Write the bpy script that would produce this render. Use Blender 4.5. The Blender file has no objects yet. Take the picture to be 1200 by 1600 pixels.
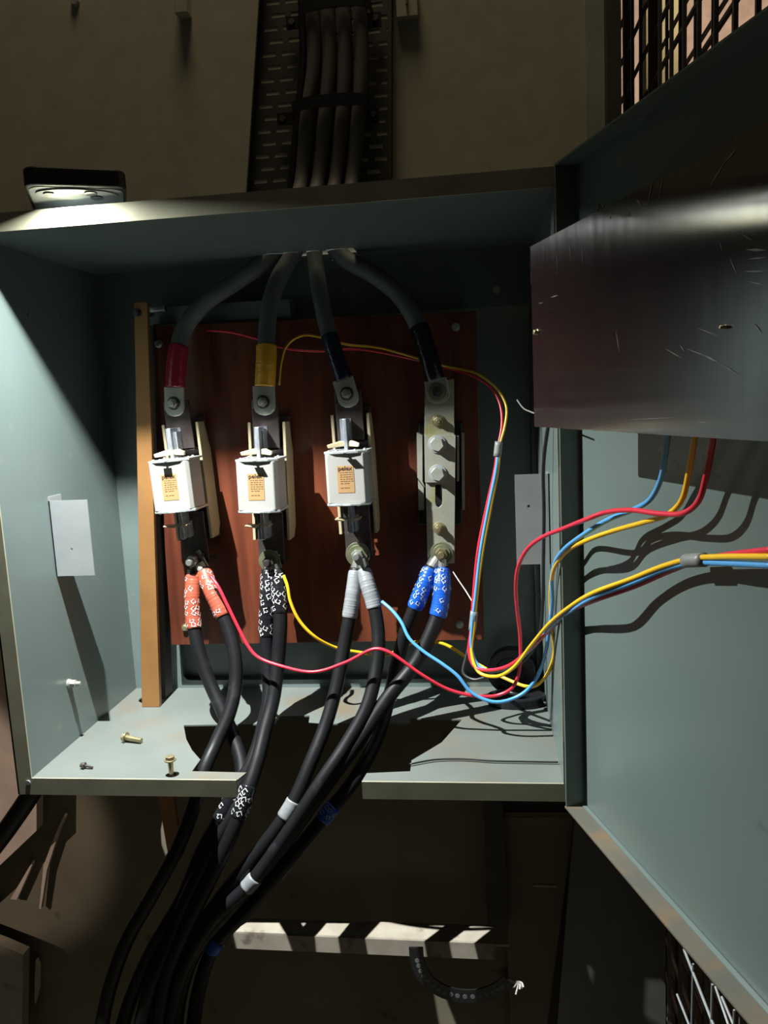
import bpy, bmesh, math, random
from mathutils import Vector, Matrix, Quaternion
random.seed(7)
S = bpy.context.scene
COL = S.collection
# ------------------------------------------------------------------ camera
F = 1233.794
CAM = Vector((0.40579, -0.62136, 0.31867))
RM = Matrix(((0.99189451, -0.12308537, 0.03154796),
             (0.117249, 0.98230123, 0.14607181),
             (-0.0489689, -0.14118886, 0.98877083)))   # columns: right, forward, up
cd = bpy.data.cameras.new('camera')
cam = bpy.data.objects.new('camera', cd)
COL.objects.link(cam)
rt, fw, up = RM.col[0], RM.col[1], RM.col[2]
m3 = Matrix((rt, up, -fw)).transposed()
cam.matrix_world = Matrix.Translation(CAM) @ m3.to_4x4()
cd.sensor_fit = 'VERTICAL'; cd.sensor_height = 36.0; cd.lens = 36.0 * F / 1600.0
cd.clip_start = 0.01; cd.clip_end = 60
S.camera = cam
S.view_settings.view_transform = 'Standard'
S.view_settings.look = 'None'
S.view_settings.gamma = 1.0
S.view_settings.use_curve_mapping = False
S.view_settings.exposure = 0.0
S.cycles.diffuse_bounces = 1
# ------------------------------------------------------------------ world and lights
w = bpy.data.worlds.new('world'); S.world = w; w.use_nodes = True
bg = w.node_tree.nodes['Background']
bg.inputs[0].default_value = (1.0, 0.93, 0.78, 1); bg.inputs[1].default_value = 0.013

def lamp(name, kind, loc, target, energy, color=(1, 1, 1), size=0.1, **kw):
    l = bpy.data.lights.new(name, kind); l.energy = energy; l.color = color
    if kind == 'AREA':
        l.shape = 'DISK'; l.size = size
    elif kind in ('POINT', 'SPOT'):
        l.shadow_soft_size = size
    for k, v in kw.items(): setattr(l, k, v)
    o = bpy.data.objects.new(name, l); COL.objects.link(o)
    o.location = loc
    d = Vector(target) - Vector(loc)
    o.rotation_euler = d.to_track_quat('-Z', 'Y').to_euler()
    return o
TORCH = Vector((0.0887, -0.0186, 0.4862))
torch = lamp('torch_light', 'AREA', TORCH, TORCH + Vector((0.08, 0.20, -1)), 20.0, (0.96, 1.0, 0.97), 0.0042, spread=math.radians(160))
torch.data.use_nodes = True
_n = torch.data.node_tree; _e = _n.nodes['Emission']; _f = _n.nodes.new('ShaderNodeLightFalloff'); _f.inputs['Strength'].default_value = 1.0
_n.links.new(_f.outputs['Linear'], _e.inputs['Strength'])
lamp('ceiling_lamp_light', 'AREA', (0.22, 0.03, 1.9), (0.22, 0.10, 0.4), 6.6, (1.0, 0.84, 0.56), 0.4)
lamp('passage_lamp_light', 'SPOT', (1.15, 0.75, 1.0), (1.35, 1.5, 1.6), 62, (1.0, 0.80, 0.62), 0.1, spot_size=math.radians(150), spot_blend=0.6)
lamp('added_patch_light', 'SPOT', (-0.95, -0.75, 0.45), (-0.345, 0.235, -0.13), 34, (1.0, 0.84, 0.72), 0.006, spot_size=math.radians(17), spot_blend=0.35)  # added unseen spot, aimed to brighten only the lower left patches

# ------------------------------------------------------------------ measuring helpers: a point of the place from the photo and one known plane
W_, H_, D_ = 0.465, 0.4669, 0.2183
def ray(u, v): return RM @ Vector(((u - 600) / F, 1.0, -(v - 800) / F))
def P(u, v, y):
    d = ray(u, v); return CAM + d * ((y - CAM.y) / d.y)
def PX(u, v, x):
    d = ray(u, v); return CAM + d * ((x - CAM.x) / d.x)
def PZ(u, v, z=0.0):
    d = ray(u, v); return CAM + d * ((z - CAM.z) / d.z)
DA = math.radians(18)
DD = Vector((math.sin(DA), -math.cos(DA), 0))       # along the open door
DN = Vector((-math.cos(DA), -math.sin(DA), 0))      # out of its inner face
DH = Vector((0.4815, -0.0095, 0))
def PD(u, v, off):
    r = ray(u, v); return CAM + r * ((off - (CAM - DH).dot(DN)) / r.dot(DN))

# ------------------------------------------------------------------ materials
def mat(name, c1, c2=None, rough=0.5, metal=0.0, scale=20.0, bump=0.0, stretch=(1, 1, 1), aniso=0.0, lo=0.35, hi=0.65,
        coat=0.0, rvar=0.0, emit=0.0, spec=0.5, detail=6.0, c3=None, lo3=0.6, hi3=0.7, scale3=8.0):
    m = bpy.data.materials.new(name); m.use_nodes = True
    nt = m.node_tree; n = nt.nodes; L = nt.links
    b = n['Principled BSDF']
    b.inputs['Roughness'].default_value = rough; b.inputs['Metallic'].default_value = metal
    b.inputs['Coat Weight'].default_value = coat; b.inputs['Coat Roughness'].default_value = 0.12
    b.inputs['Specular IOR Level'].default_value = spec
    tc = n.new('ShaderNodeTexCoord'); mp = n.new('ShaderNodeMapping'); mp.inputs['Scale'].default_value = stretch
    L.new(tc.outputs['Object'], mp.inputs['Vector'])
    nz = n.new('ShaderNodeTexNoise'); nz.inputs['Scale'].default_value = scale; nz.inputs['Detail'].default_value = detail
    L.new(mp.outputs[0], nz.inputs['Vector'])
    if c2 is None: c2 = tuple(x * 0.8 for x in c1)
    rp = n.new('ShaderNodeValToRGB')
    rp.color_ramp.elements[0].position = lo; rp.color_ramp.elements[1].position = hi
    rp.color_ramp.elements[0].color = (*c1, 1); rp.color_ramp.elements[1].color = (*c2, 1)
    L.new(nz.outputs['Fac'], rp.inputs[0])
    out = rp.outputs[0]
    if c3 is not None:
        n3 = n.new('ShaderNodeTexNoise'); n3.inputs['Scale'].default_value = scale3; n3.inputs['Detail'].default_value = 8
        L.new(tc.outputs['Object'], n3.inputs['Vector'])
        r3 = n.new('ShaderNodeMapRange'); r3.inputs['From Min'].default_value = lo3; r3.inputs['From Max'].default_value = hi3
        L.new(n3.outputs['Fac'], r3.inputs['Value'])
        mx = n.new('ShaderNodeMix'); mx.data_type = 'RGBA'; mx.inputs[7].default_value = (*c3, 1)
        L.new(r3.outputs[0], mx.inputs[0]); L.new(out, mx.inputs[6]); out = mx.outputs[2]
    L.new(out, b.inputs['Base Color'])
    if rvar:
        mr = n.new('ShaderNodeMapRange'); mr.inputs['To Min'].default_value = max(0.02, rough - rvar); mr.inputs['To Max'].default_value = rough + rvar
        mr.inputs['From Min'].default_value = 0.3; mr.inputs['From Max'].default_value = 0.7
        L.new(nz.outputs['Fac'], mr.inputs['Value']); L.new(mr.outputs[0], b.inputs['Roughness'])
    if bump:
        bp = n.new('ShaderNodeBump'); bp.inputs['Strength'].default_value = bump; bp.inputs['Distance'].default_value = 0.001
        L.new(nz.outputs['Fac'], bp.inputs['Height']); L.new(bp.outputs[0], b.inputs['Normal'])
    if aniso:
        b.inputs['Anisotropic'].default_value = aniso
    if emit:
        b.inputs['Emission Color'].default_value = (*c1, 1); b.inputs['Emission Strength'].default_value = emit
    return m

M = {}
M['paint'] = mat('grey_green_paint', (0.128, 0.164, 0.158), (0.110, 0.142, 0.137), rough=0.34, scale=6, rvar=0.08, c3=(0.17, 0.18, 0.165), scale3=30, lo3=0.66, hi3=0.74)
M['paint_dusty'] = mat('dusty_grey_green_paint', (0.135, 0.150, 0.138), (0.112, 0.128, 0.120), rough=0.5, scale=14, c3=(0.145, 0.118, 0.082), scale3=9, lo3=0.52, hi3=0.68, bump=0.1)
M['paint_olive'] = mat('dulled_flange_paint', (0.36, 0.35, 0.25), (0.29, 0.28, 0.20), rough=0.5, scale=30)
M['door_paint'] = mat('door_paint', (0.112, 0.148, 0.137), (0.096, 0.130, 0.120), rough=0.30, scale=5, rvar=0.06, c3=(0.08, 0.10, 0.09), scale3=26, lo3=0.70, hi3=0.76)
M['lip_dust'] = mat('door_lip_dust', (0.13, 0.10, 0.065), (0.075, 0.075, 0.06), rough=0.8, scale=22, c3=(0.15, 0.09, 0.045), scale3=30, lo3=0.5, hi3=0.7)
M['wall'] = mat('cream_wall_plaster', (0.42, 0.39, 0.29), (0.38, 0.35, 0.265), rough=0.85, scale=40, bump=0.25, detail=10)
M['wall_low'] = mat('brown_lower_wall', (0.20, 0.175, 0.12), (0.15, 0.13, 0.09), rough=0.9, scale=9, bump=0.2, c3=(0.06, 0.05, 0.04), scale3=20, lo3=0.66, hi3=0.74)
M['pinkwall'] = mat('pink_beige_plaster', (0.62, 0.50, 0.42), (0.50, 0.40, 0.34), rough=0.9, scale=25, bump=0.2)
M['floor'] = mat('dark_concrete', (0.14, 0.12, 0.09), (0.09, 0.08, 0.06), rough=0.95, scale=12, bump=0.3)
M['steel'] = mat('zinc_steel', (0.55, 0.56, 0.53), (0.42, 0.43, 0.40), rough=0.42, metal=0.85, scale=60, rvar=0.1)
M['steel_shiny'] = mat('bright_steel', (0.72, 0.76, 0.84), (0.5, 0.53, 0.6), rough=0.3, metal=0.75, scale=120)
M['dark_steel'] = mat('tarnished_steel', (0.16, 0.13, 0.12), (0.07, 0.06, 0.06), rough=0.35, metal=0.7, scale=50, rvar=0.12)
M['bar_steel'] = mat('weathered_zinc_bar', (0.42, 0.42, 0.35), (0.33, 0.32, 0.26), rough=0.5, metal=0.55, scale=70, rvar=0.1, c3=(0.33, 0.31, 0.10), scale3=40, lo3=0.56, hi3=0.7)
M['bracket'] = mat('aluminium_bracket', (0.38, 0.40, 0.41), (0.33, 0.35, 0.36), rough=0.45, metal=0.4, scale=30)
M['brass'] = mat('yellow_zinc', (0.50, 0.44, 0.26), (0.36, 0.32, 0.18), rough=0.35, metal=0.8, scale=80)
M['green_zinc'] = mat('green_passivated_washer', (0.30, 0.31, 0.20), (0.20, 0.22, 0.13), rough=0.4, metal=0.7, scale=60)
M['lug'] = mat('tinned_lug', (0.42, 0.43, 0.37), (0.34, 0.35, 0.30), rough=0.5, metal=0.45, scale=60)
M['copper'] = mat('aged_copper', (0.36, 0.18, 0.06), (0.27, 0.13, 0.045), rough=0.45, metal=0.3, scale=14, c3=(0.26, 0.14, 0.06), scale3=22, lo3=0.55, hi3=0.75)
M['wood'] = mat('varnished_red_wood', (0.155, 0.040, 0.017), (0.062, 0.015, 0.008), rough=0.38, scale=9, stretch=(9, 9, 0.8), bump=0.15, coat=0.12, lo=0.3, hi=0.7)
M['cream'] = mat('cream_ceramic', (0.42, 0.35, 0.22), (0.37, 0.31, 0.20), rough=0.4, scale=30)
M['white'] = mat('white_ceramic', (0.36, 0.352, 0.33), (0.33, 0.322, 0.30), rough=0.28, scale=20)
M['alu'] = mat('aluminium_end_plate', (0.62, 0.66, 0.65), (0.50, 0.53, 0.52), rough=0.38, metal=0.6, scale=70)
M['label'] = mat('tan_paper_label', (0.40, 0.235, 0.10), (0.36, 0.21, 0.09), rough=0.6, scale=30)
M['ink'] = mat('dark_brown_ink', (0.05, 0.02, 0.01), rough=0.6)
M['ink_light'] = mat('faded_ink', (0.17, 0.09, 0.04), rough=0.6)
M['bakelite'] = mat('brown_bakelite_panel', (0.026, 0.012, 0.013), (0.020, 0.010, 0.011), rough=0.18, scale=6, aniso=1.0, spec=1.0)
M['bakelite_edge'] = mat('bakelite_cut_edge', (0.20, 0.11, 0.07), rough=0.6)
M['cable'] = mat('black_cable_sheath', (0.009, 0.009, 0.011), (0.006, 0.006, 0.007), rough=0.45, scale=40, rvar=0.08, spec=0.35, c3=(0.02, 0.02, 0.023), scale3=60, lo3=0.62, hi3=0.75)
M['cable_grey'] = mat('dusty_grey_cable_sheath', (0.125, 0.14, 0.14), (0.10, 0.115, 0.115), rough=0.6, scale=30)
M['cable_wall'] = mat('dusty_wall_cable', (0.10, 0.088, 0.08), (0.08, 0.07, 0.065), rough=0.7, scale=20)
M['tape_red'] = mat('dark_red_tape', (0.36, 0.02, 0.045), (0.30, 0.015, 0.04), rough=0.25, scale=30)
M['tape_yellow'] = mat('yellow_tape', (0.75, 0.40, 0.03), (0.66, 0.34, 0.02), rough=0.3, scale=30)
M['tape_navy'] = mat('navy_tape', (0.012, 0.014, 0.045), (0.010, 0.012, 0.035), rough=0.2, scale=30)
M['tape_black'] = mat('black_tape', (0.012, 0.012, 0.015), rough=0.2, scale=30)
M['tape_orange'] = mat('orange_red_marker_tape', (0.40, 0.085, 0.05), (0.34, 0.075, 0.04), rough=0.35, scale=60)
M['tape_grey'] = mat('silver_grey_tape', (0.25, 0.26, 0.275), (0.19, 0.20, 0.21), rough=0.35, scale=90)
M['tape_blue'] = mat('bright_blue_tape', (0.012, 0.10, 0.55), (0.008, 0.075, 0.44), rough=0.3, scale=50)
M['mark'] = mat('white_print', (0.62, 0.62, 0.62), rough=0.5)
M['w_red'] = mat('red_wire_pvc', (0.70, 0.03, 0.06), (0.62, 0.025, 0.05), rough=0.3)
M['w_yellow'] = mat('yellow_wire_pvc', (0.85, 0.50, 0.02), (0.78, 0.45, 0.015), rough=0.3)
M['w_blue'] = mat('blue_wire_pvc', (0.10, 0.36, 0.72), (0.08, 0.32, 0.66), rough=0.3)
M['w_black'] = mat('black_wire_pvc', (0.02, 0.02, 0.022), rough=0.4)
M['w_white'] = mat('pale_thin_wire', (0.60, 0.56, 0.52), rough=0.5)
M['clip'] = mat('grey_heat_shrink', (0.24, 0.24, 0.23), rough=0.45)
M['black_plastic'] = mat('black_plastic', (0.012, 0.012, 0.014), rough=0.35, scale=30)
M['glass'] = mat('lens_glass', (0.02, 0.02, 0.025), rough=0.05)
M['led'] = mat('lit_torch_led', (1.0, 1.0, 0.98), emit=90)
M['phone_back'] = mat('pearl_phone_back', (0.40, 0.42, 0.42), rough=0.18, scale=10)
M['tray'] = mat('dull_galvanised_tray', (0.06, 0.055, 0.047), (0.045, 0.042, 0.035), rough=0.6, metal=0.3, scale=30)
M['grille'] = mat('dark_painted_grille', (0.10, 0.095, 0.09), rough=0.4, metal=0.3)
M['dark_frame'] = mat('dark_steel_stand', (0.055, 0.045, 0.035), rough=0.7, scale=20)
M['ledge'] = mat('chipped_paint_ledge', (0.36, 0.32, 0.26), (0.29, 0.25, 0.20), rough=0.75, scale=40, c3=(0.16, 0.12, 0.10), scale3=50, lo3=0.6, hi3=0.72)

# ------------------------------------------------------------------ object helpers
def tagk(o, label=None, cat=None, group=None, kind=None):
    if label: o['label'] = label
    if cat: o['category'] = cat
    if group: o['group'] = group
    if kind: o['kind'] = kind
    return o
def thing(name, label, cat, loc=(0, 0, 0), group=None):
    o = bpy.data.objects.new(name, None); COL.objects.link(o); o.location = loc; o.empty_display_size = 0.01
    return tagk(o, label, cat, group)
def obj(name, bm, mats, parent=None, smooth=False, bevel=0.0):
    me = bpy.data.meshes.new(name)
    bmesh.ops.recalc_face_normals(bm, faces=bm.faces[:])
    bm.to_mesh(me); bm.free()
    if not isinstance(mats, (list, tuple)): mats = [mats]
    for x in mats: me.materials.append(M[x] if isinstance(x, str) else x)
    for p in me.polygons: p.use_smooth = smooth
    o = bpy.data.objects.new(name, me); COL.objects.link(o)
    if parent is not None:
        o.parent = parent
        pl = Vector((0, 0, 0)); q = parent
        while q is not None: pl += q.location; q = q.parent
        o.location = -pl       # vertices are given in scene coordinates
    if bevel:
        md = o.modifiers.new('bevel', 'BEVEL'); md.width = bevel; md.segments = 2; md.limit_method = 'ANGLE'
    return o
def box(bm, a, b, mi=0):
    x0, y0, z0 = a; x1, y1, z1 = b
    v = [bm.verts.new(p) for p in ((x0,y0,z0),(x1,y0,z0),(x1,y1,z0),(x0,y1,z0),(x0,y0,z1),(x1,y0,z1),(x1,y1,z1),(x0,y1,z1))]
    for f in ((0,1,2,3),(4,5,6,7),(0,1,5,4),(1,2,6,5),(2,3,7,6),(3,0,4,7)):
        bm.faces.new([v[i] for i in f]).material_index = mi
def prism(bm, pts, off, mi=0):
    off = Vector(off)
    a = [bm.verts.new(p) for p in pts]; b = [bm.verts.new(Vector(p) + off) for p in pts]
    fs = [bm.faces.new(a), bm.faces.new(b[::-1])]
    n = len(pts)
    for i in range(n): fs.append(bm.faces.new((a[i], a[(i+1) % n], b[(i+1) % n], b[i])))
    for f in fs: f.material_index = mi
def plate_with_holes(bm, outer, holes, off, mi=0):
    """outer/holes: lists of 3D points in one plane; thickness off"""
    off = Vector(off); edges = []; loops = []
    for lp in [outer] + holes:
        vs = [bm.verts.new(p) for p in lp]; loops.append(vs)
        for i in range(len(vs)): edges.append(bm.edges.new((vs[i], vs[(i+1) % len(vs)])))
    r = bmesh.ops.triangle_fill(bm, edges=edges, use_beauty=True, use_dissolve=False)
    fs = [g for g in r['geom'] if isinstance(g, bmesh.types.BMFace)]
    mp = {}
    for vs in loops:
        for v in vs: mp[v] = bm.verts.new(v.co + off)
    for f in fs: f.material_index = mi
    for f in fs: bm.faces.new([mp[v] for v in reversed(f.verts)]).material_index = mi
    for vs in loops:
        for i in range(len(vs)):
            a, b = vs[i], vs[(i+1) % len(vs)]
            bm.faces.new((a, b, mp[b], mp[a])).material_index = mi
def cyl(bm, c, axis, r, h, n=24, r2=None, mi=0):
    c = Vector(c); ax = Vector(axis).normalized(); r2 = r if r2 is None else r2
    t = ax.orthogonal().normalized(); s = ax.cross(t)
    a = [bm.verts.new(c + (t*math.cos(6.28318*i/n) + s*math.sin(6.28318*i/n))*r) for i in range(n)]
    b = [bm.verts.new(c + ax*h + (t*math.cos(6.28318*i/n) + s*math.sin(6.28318*i/n))*r2) for i in range(n)]
    bm.faces.new(a).material_index = mi; bm.faces.new(b[::-1]).material_index = mi
    for i in range(n): bm.faces.new((a[i], a[(i+1) % n], b[(i+1) % n], b[i])).material_index = mi
def ring(bm, c, axis, ro, ri, h, n=32, mi=0):
    c = Vector(c); ax = Vector(axis).normalized(); t = ax.orthogonal().normalized(); s = ax.cross(t)
    def L(r, z): return [bm.verts.new(c + ax*z + (t*math.cos(6.28318*i/n) + s*math.sin(6.28318*i/n))*r) for i in range(n)]
    q = [L(ro, 0), L(ro, h), L(ri, h), L(ri, 0)]
    for k in range(4):
        a, b = q[k], q[(k+1) % 4]
        for i in range(n): bm.faces.new((a[i], a[(i+1) % n], b[(i+1) % n], b[i])).material_index = mi
def catmull(pts, seg=8):
    pts = [Vector(p) for p in pts]; out = []
    n = len(pts)
    for i in range(n - 1):
        p0 = pts[i-1] if i else pts[0]*2 - pts[1]
        p1, p2 = pts[i], pts[i+1]
        p3 = pts[i+2] if i + 2 < n else pts[-1]*2 - pts[-2]
        # centripetal parametrisation
        t0 = 0.0; t1 = t0 + max((p1-p0).length, 1e-6)**0.5; t2 = t1 + max((p2-p1).length, 1e-6)**0.5; t3 = t2 + max((p3-p2).length, 1e-6)**0.5
        for k in range(seg):
            t = t1 + (t2 - t1) * k / seg
            A1 = p0*((t1-t)/(t1-t0)) + p1*((t-t0)/(t1-t0)); A2 = p1*((t2-t)/(t2-t1)) + p2*((t-t1)/(t2-t1)); A3 = p2*((t3-t)/(t3-t2)) + p3*((t-t2)/(t3-t2))
            B1 = A1*((t2-t)/(t2-t0)) + A2*((t-t0)/(t2-t0)); B2 = A2*((t3-t)/(t3-t1)) + A3*((t-t1)/(t3-t1))
            out.append(B1*((t2-t)/(t2-t1)) + B2*((t-t1)/(t2-t1)))
    out.append(pts[-1]); return out
def frames(path):
    """tangent, normal, binormal for each point (parallel transport)"""
    fr = []; n = len(path); nrm = None
    for i in range(n):
        t = (path[min(i+1, n-1)] - path[max(i-1, 0)]).normalized()
        if nrm is None:
            nrm = Vector((0, -1, 0)) - t * t.dot(Vector((0, -1, 0)))
            if nrm.length < 1e-3: nrm = t.orthogonal()
        else: nrm = nrm - t * t.dot(nrm)
        nrm.normalize(); fr.append((t, nrm.copy(), t.cross(nrm)))
    return fr
def tube(bm, path, r, n=12, mi=0, fr=None, cap=True):
    fr = fr or frames(path); rings = []
    for i, p in enumerate(path):
        rr = r(i / max(1, len(path)-1)) if callable(r) else r
        t, a, b = fr[i]
        rings.append([bm.verts.new(p + (a*math.cos(6.28318*k/n) + b*math.sin(6.28318*k/n))*rr) for k in range(n)])
    for i in range(len(rings)-1):
        for k in range(n): bm.faces.new((rings[i][k], rings[i][(k+1) % n], rings[i+1][(k+1) % n], rings[i+1][k])).material_index = mi
    if cap:
        bm.faces.new(rings[0]).material_index = mi; bm.faces.new(rings[-1][::-1]).material_index = mi
_txt = {}
def glyphs(s, font_scale=1.0):
    """flat text as (verts 2D, faces), height 1, centred"""
    if s in _txt: return _txt[s]
    cu = bpy.data.curves.new('t', 'FONT'); cu.body = s; cu.size = 1.0; cu.align_x = 'CENTER'; cu.align_y = 'CENTER'; cu.offset = 0.015; cu.resolution_u = 3
    o = bpy.data.objects.new('t', cu); COL.objects.link(o)
    bpy.context.view_layer.update()
    me = o.evaluated_get(bpy.context.evaluated_depsgraph_get()).to_mesh()
    r = ([v.co.copy() for v in me.vertices], [list(p.vertices) for p in me.polygons])
    bpy.data.objects.remove(o); bpy.data.curves.remove(cu)
    _txt[s] = r; return r
def marks_on_tube(bm, path, fr, r, spots, mi):
    """spots: (s along in metres, angle, text, size, turn)"""
    cum = [0.0]
    for i in range(1, len(path)): cum.append(cum[-1] + (path[i]-path[i-1]).length)
    def at(s):
        s = min(max(s, 0.0), cum[-1] - 1e-6)
        for i in range(1, len(path)):
            if cum[i] >= s:
                f = (s - cum[i-1]) / max(cum[i]-cum[i-1], 1e-9)
                return path[i-1].lerp(path[i], f), fr[i-1][0].lerp(fr[i][0], f), fr[i-1][1].lerp(fr[i][1], f), fr[i-1][2].lerp(fr[i][2], f)
    for s, ang, txt, size, turn in spots:
        vs, fs = glyphs(txt)
        c, sn = math.cos(turn), math.sin(turn)
        new = []
        for v in vs:
            x, y = v.x*size, v.y*size
            x, y = x*c - y*sn, x*sn + y*c
            p, t, a, b = at(s + y)
            th = ang + x / r
            new.append(bm.verts.new(p + (a.normalized()*math.cos(th) + b.normalized()*math.sin(th))*(r + 0.00025)))
        for f in fs:
            try: bm.faces.new([new[i] for i in f]).material_index = mi
            except ValueError: pass

def bolt(parent, c, axis, wr, nr, sr, L, wm='steel', nm='steel', name='bolt', wt=0.0016, nh=0.005, six=6, label=None):
    c = Vector(c); ax = Vector(axis).normalized(); bm = bmesh.new()
    cyl(bm, c - ax*0.0004, ax, wr, wt + 0.0004, 32, mi=0)
    cyl(bm, c + ax*wt, ax, wr*0.78 if wr*0.78 > nr else nr*1.02, 0.0012, 28, mi=0)
    cyl(bm, c + ax*(wt+0.0012), ax, nr, nh, six, r2=nr*0.96, mi=1)
    if sr: cyl(bm, c + ax*(wt+nh), ax, sr, L, 18, r2=sr*0.9, mi=1)
    o = obj(name, bm, [wm, nm], parent, bevel=0.0003)
    if label: o['label'] = label
    return o

# ================================================================== SETTING
def struct(name, bm, m, **k):
    o = obj(name, bm, m, **k); o['kind'] = 'structure'; return o
WY = 0.27
bm = bmesh.new(); box(bm, (-1.3, WY, 0.0), (0.5456, WY+0.12, 2.2)); struct('wall_back', bm, 'wall')
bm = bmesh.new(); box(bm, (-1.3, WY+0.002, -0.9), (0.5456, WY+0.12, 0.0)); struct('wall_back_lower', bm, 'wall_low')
bm = bmesh.new(); box(bm, (-1.3, -2.2, -0.95), (3.0, 3.0, -0.9)); struct('floor', bm, 'floor')
bm = bmesh.new(); box(bm, (0.3, 2.1, -0.9), (3.0, 2.2, 3.4)); struct('wall_far', bm, 'pinkwall')
bm = bmesh.new(); box(bm, (1.9, -0.2, -0.9), (2.0, 2.1, 3.4)); struct('wall_right', bm, 'pinkwall')
bm = bmesh.new(); box(bm, (0.5456, WY-0.012, -0.9), (0.560, WY+0.12, 2.2)); struct('trim_1', bm, 'dark_frame')
bm = bmesh.new()
a, b = P(915, 100, WY-0.002), P(940, 100, WY-0.002)
box(bm, (a.x, WY-0.002, 0.3), (b.x+0.003, WY+0.001, 2.0)); struct('trim_2', bm, mat('pale_green_edge_paint', (0.34, 0.37, 0.30), rough=0.7))

# ================================================================== CABINET
cab = thing('fuse_cabinet', 'open grey-green sheet steel fuse cabinet on the wall with its door swung out', 'cabinet', (W_/2, 0, -0.0155))
T = 0.0015; FL = 0.0145
# floor plate with the cable opening
Z0 = 0.0
def zp(u, v): q = PZ(u, v, Z0); return (q.x, q.y, Z0)
hole = [(371, 1219), (385, 1207), (300, 1205), (313, 1187), (300, 1172), (291, 1155), (287, 1133), (350, 1132), (430, 1131), (438, 1119), (484, 1118), (482, 1131), (640, 1130), (641, 1122), (700, 1124), (722, 1124), (690, 1160), (643, 1188), (641, 1205), (573, 1208), (566, 1219)]
hp = [zp(*p) for p in hole]
hp[0] = (hp[0][0], 0.0, 0.0); hp[-1] = (hp[-1][0], 0.0, 0.0)
outer = [(0, 0, 0)] + hp + [(W_, 0, 0), (W_, D_, 0), (0, D_, 0)]
# split into a left and right simple polygon chain through triangle_fill
c0 = zp(235, 1092)
slot = [(c0[0] + 0.013*math.cos(t*0.5236), c0[1] - 0.000 + 0.0125*math.sin(t*0.5236), 0) for t in range(12)]
c1 = zp(266, 1212)
slot2 = [(c1[0] + 0.005*math.cos(t*0.7854), 0.0075 + 0.0045*math.sin(t*0.7854), 0) for t in range(8)]
bm = bmesh.new(); plate_with_holes(bm, outer, [slot, slot2], (0, 0, -T)); obj('floor_plate', bm, 'paint_dusty', cab)
bm = bmesh.new(); box(bm, (-T, 0, 0), (0, D_, H_)); lw = obj('left_side', bm, 'paint', cab)
bm = bmesh.new(); box(bm, (W_, 0, 0), (W_+T, D_, H_)); obj('right_side', bm, 'paint', cab)
# back panel with a big rounded recess
r0, r1 = P(285, 1000, D_), P(846, 1000, D_)
zb = P(285, 1063, D_).z; rx0 = P(282, 1010, D_).x; rx1 = P(838, 1000, D_).x; zt = H_ - 0.06; rr = 0.008
rec = [(rx0, D_, zt), (rx1, D_, zt)] + [(rx1-rr+rr*math.sin(t), D_, zb+rr-rr*math.cos(t)) for t in (1.57, 1.2, 0.8, 0.4, 0)] + [(rx0+rr-rr*math.sin(t), D_, zb+rr-rr*math.cos(t)) for t in (0, 0.4, 0.8, 1.2, 1.57)]
bm = bmesh.new(); plate_with_holes(bm, [(0, D_, 0), (W_, D_, 0), (W_, D_, H_), (0, D_, H_)], [rec], (0, T, 0))
box(bm, (rx0-0.003, D_+0.012, zb-0.003), (rx1+0.003, D_+0.0135, zt+0.003))
box(bm, (rx0-0.003, D_+T, zb-0.003), (rx0-0.0015, D_+0.0135, zt+0.003)); box(bm, (rx1+0.0015, D_+T, zb-0.003), (rx1+0.003, D_+0.0135, zt+0.003))
box(bm, (rx0-0.003, D_+T, zb-0.003), (rx1+0.003, D_+0.0135, zb-0.0015))
h = P(265, 1023, D_); cyl(bm, (h.x, D_-0.0012, h.z), (0, 1, 0), 0.0024, 0.001, 16, mi=1)
obj('back_panel', bm, ['paint', 'black_plastic'], cab)
# roof with the cable slot near the back
ra, rb = P(415, 397, 0.19), P(556, 393, 0.19)
bm = bmesh.new()
plate_with_holes(bm, [(-T, 0, H_), (W_+T, 0, H_), (W_+T, D_, H_), (-T, D_, H_)],
                 [[(ra.x, 0.172, H_), (rb.x, 0.172, H_), (rb.x, 0.205, H_), (ra.x, 0.205, H_)]], (0, 0, T))
box(bm, (-FL, 0.0015, H_+FL-T), (W_+FL, 0.02, H_+FL-0.0002))
obj('roof', bm, 'paint', cab)
# front flange
bm = bmesh.new()
fl = -0.0155
box(bm, (-0.0145, -T, fl), (0, 0, H_+FL)); box(bm, (W_, -T, fl), (W_+0.006, 0, H_+FL))
box(bm, (0, -T, H_), (W_, 0, H_+FL))
xa, xb = hp[0][0], hp[-1][0]
box(bm, (0, -T, fl), (xa-0.001, 0, 0)); box(bm, (xb, -T, fl), (W_, 0, 0))
box(bm, (-0.0145, -T, fl), (-0.0130, 0.015, H_+FL))
obj('front_flange', bm, 'paint_olive', cab)
# corner rivet
bm = bmesh.new(); q = P(46, 1221, 0); cyl(bm, (q.x, -0.0016, q.z), (0, -1, 0), 0.0022, 0.0012, 12); obj('rivet', bm, 'bracket', cab)
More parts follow.
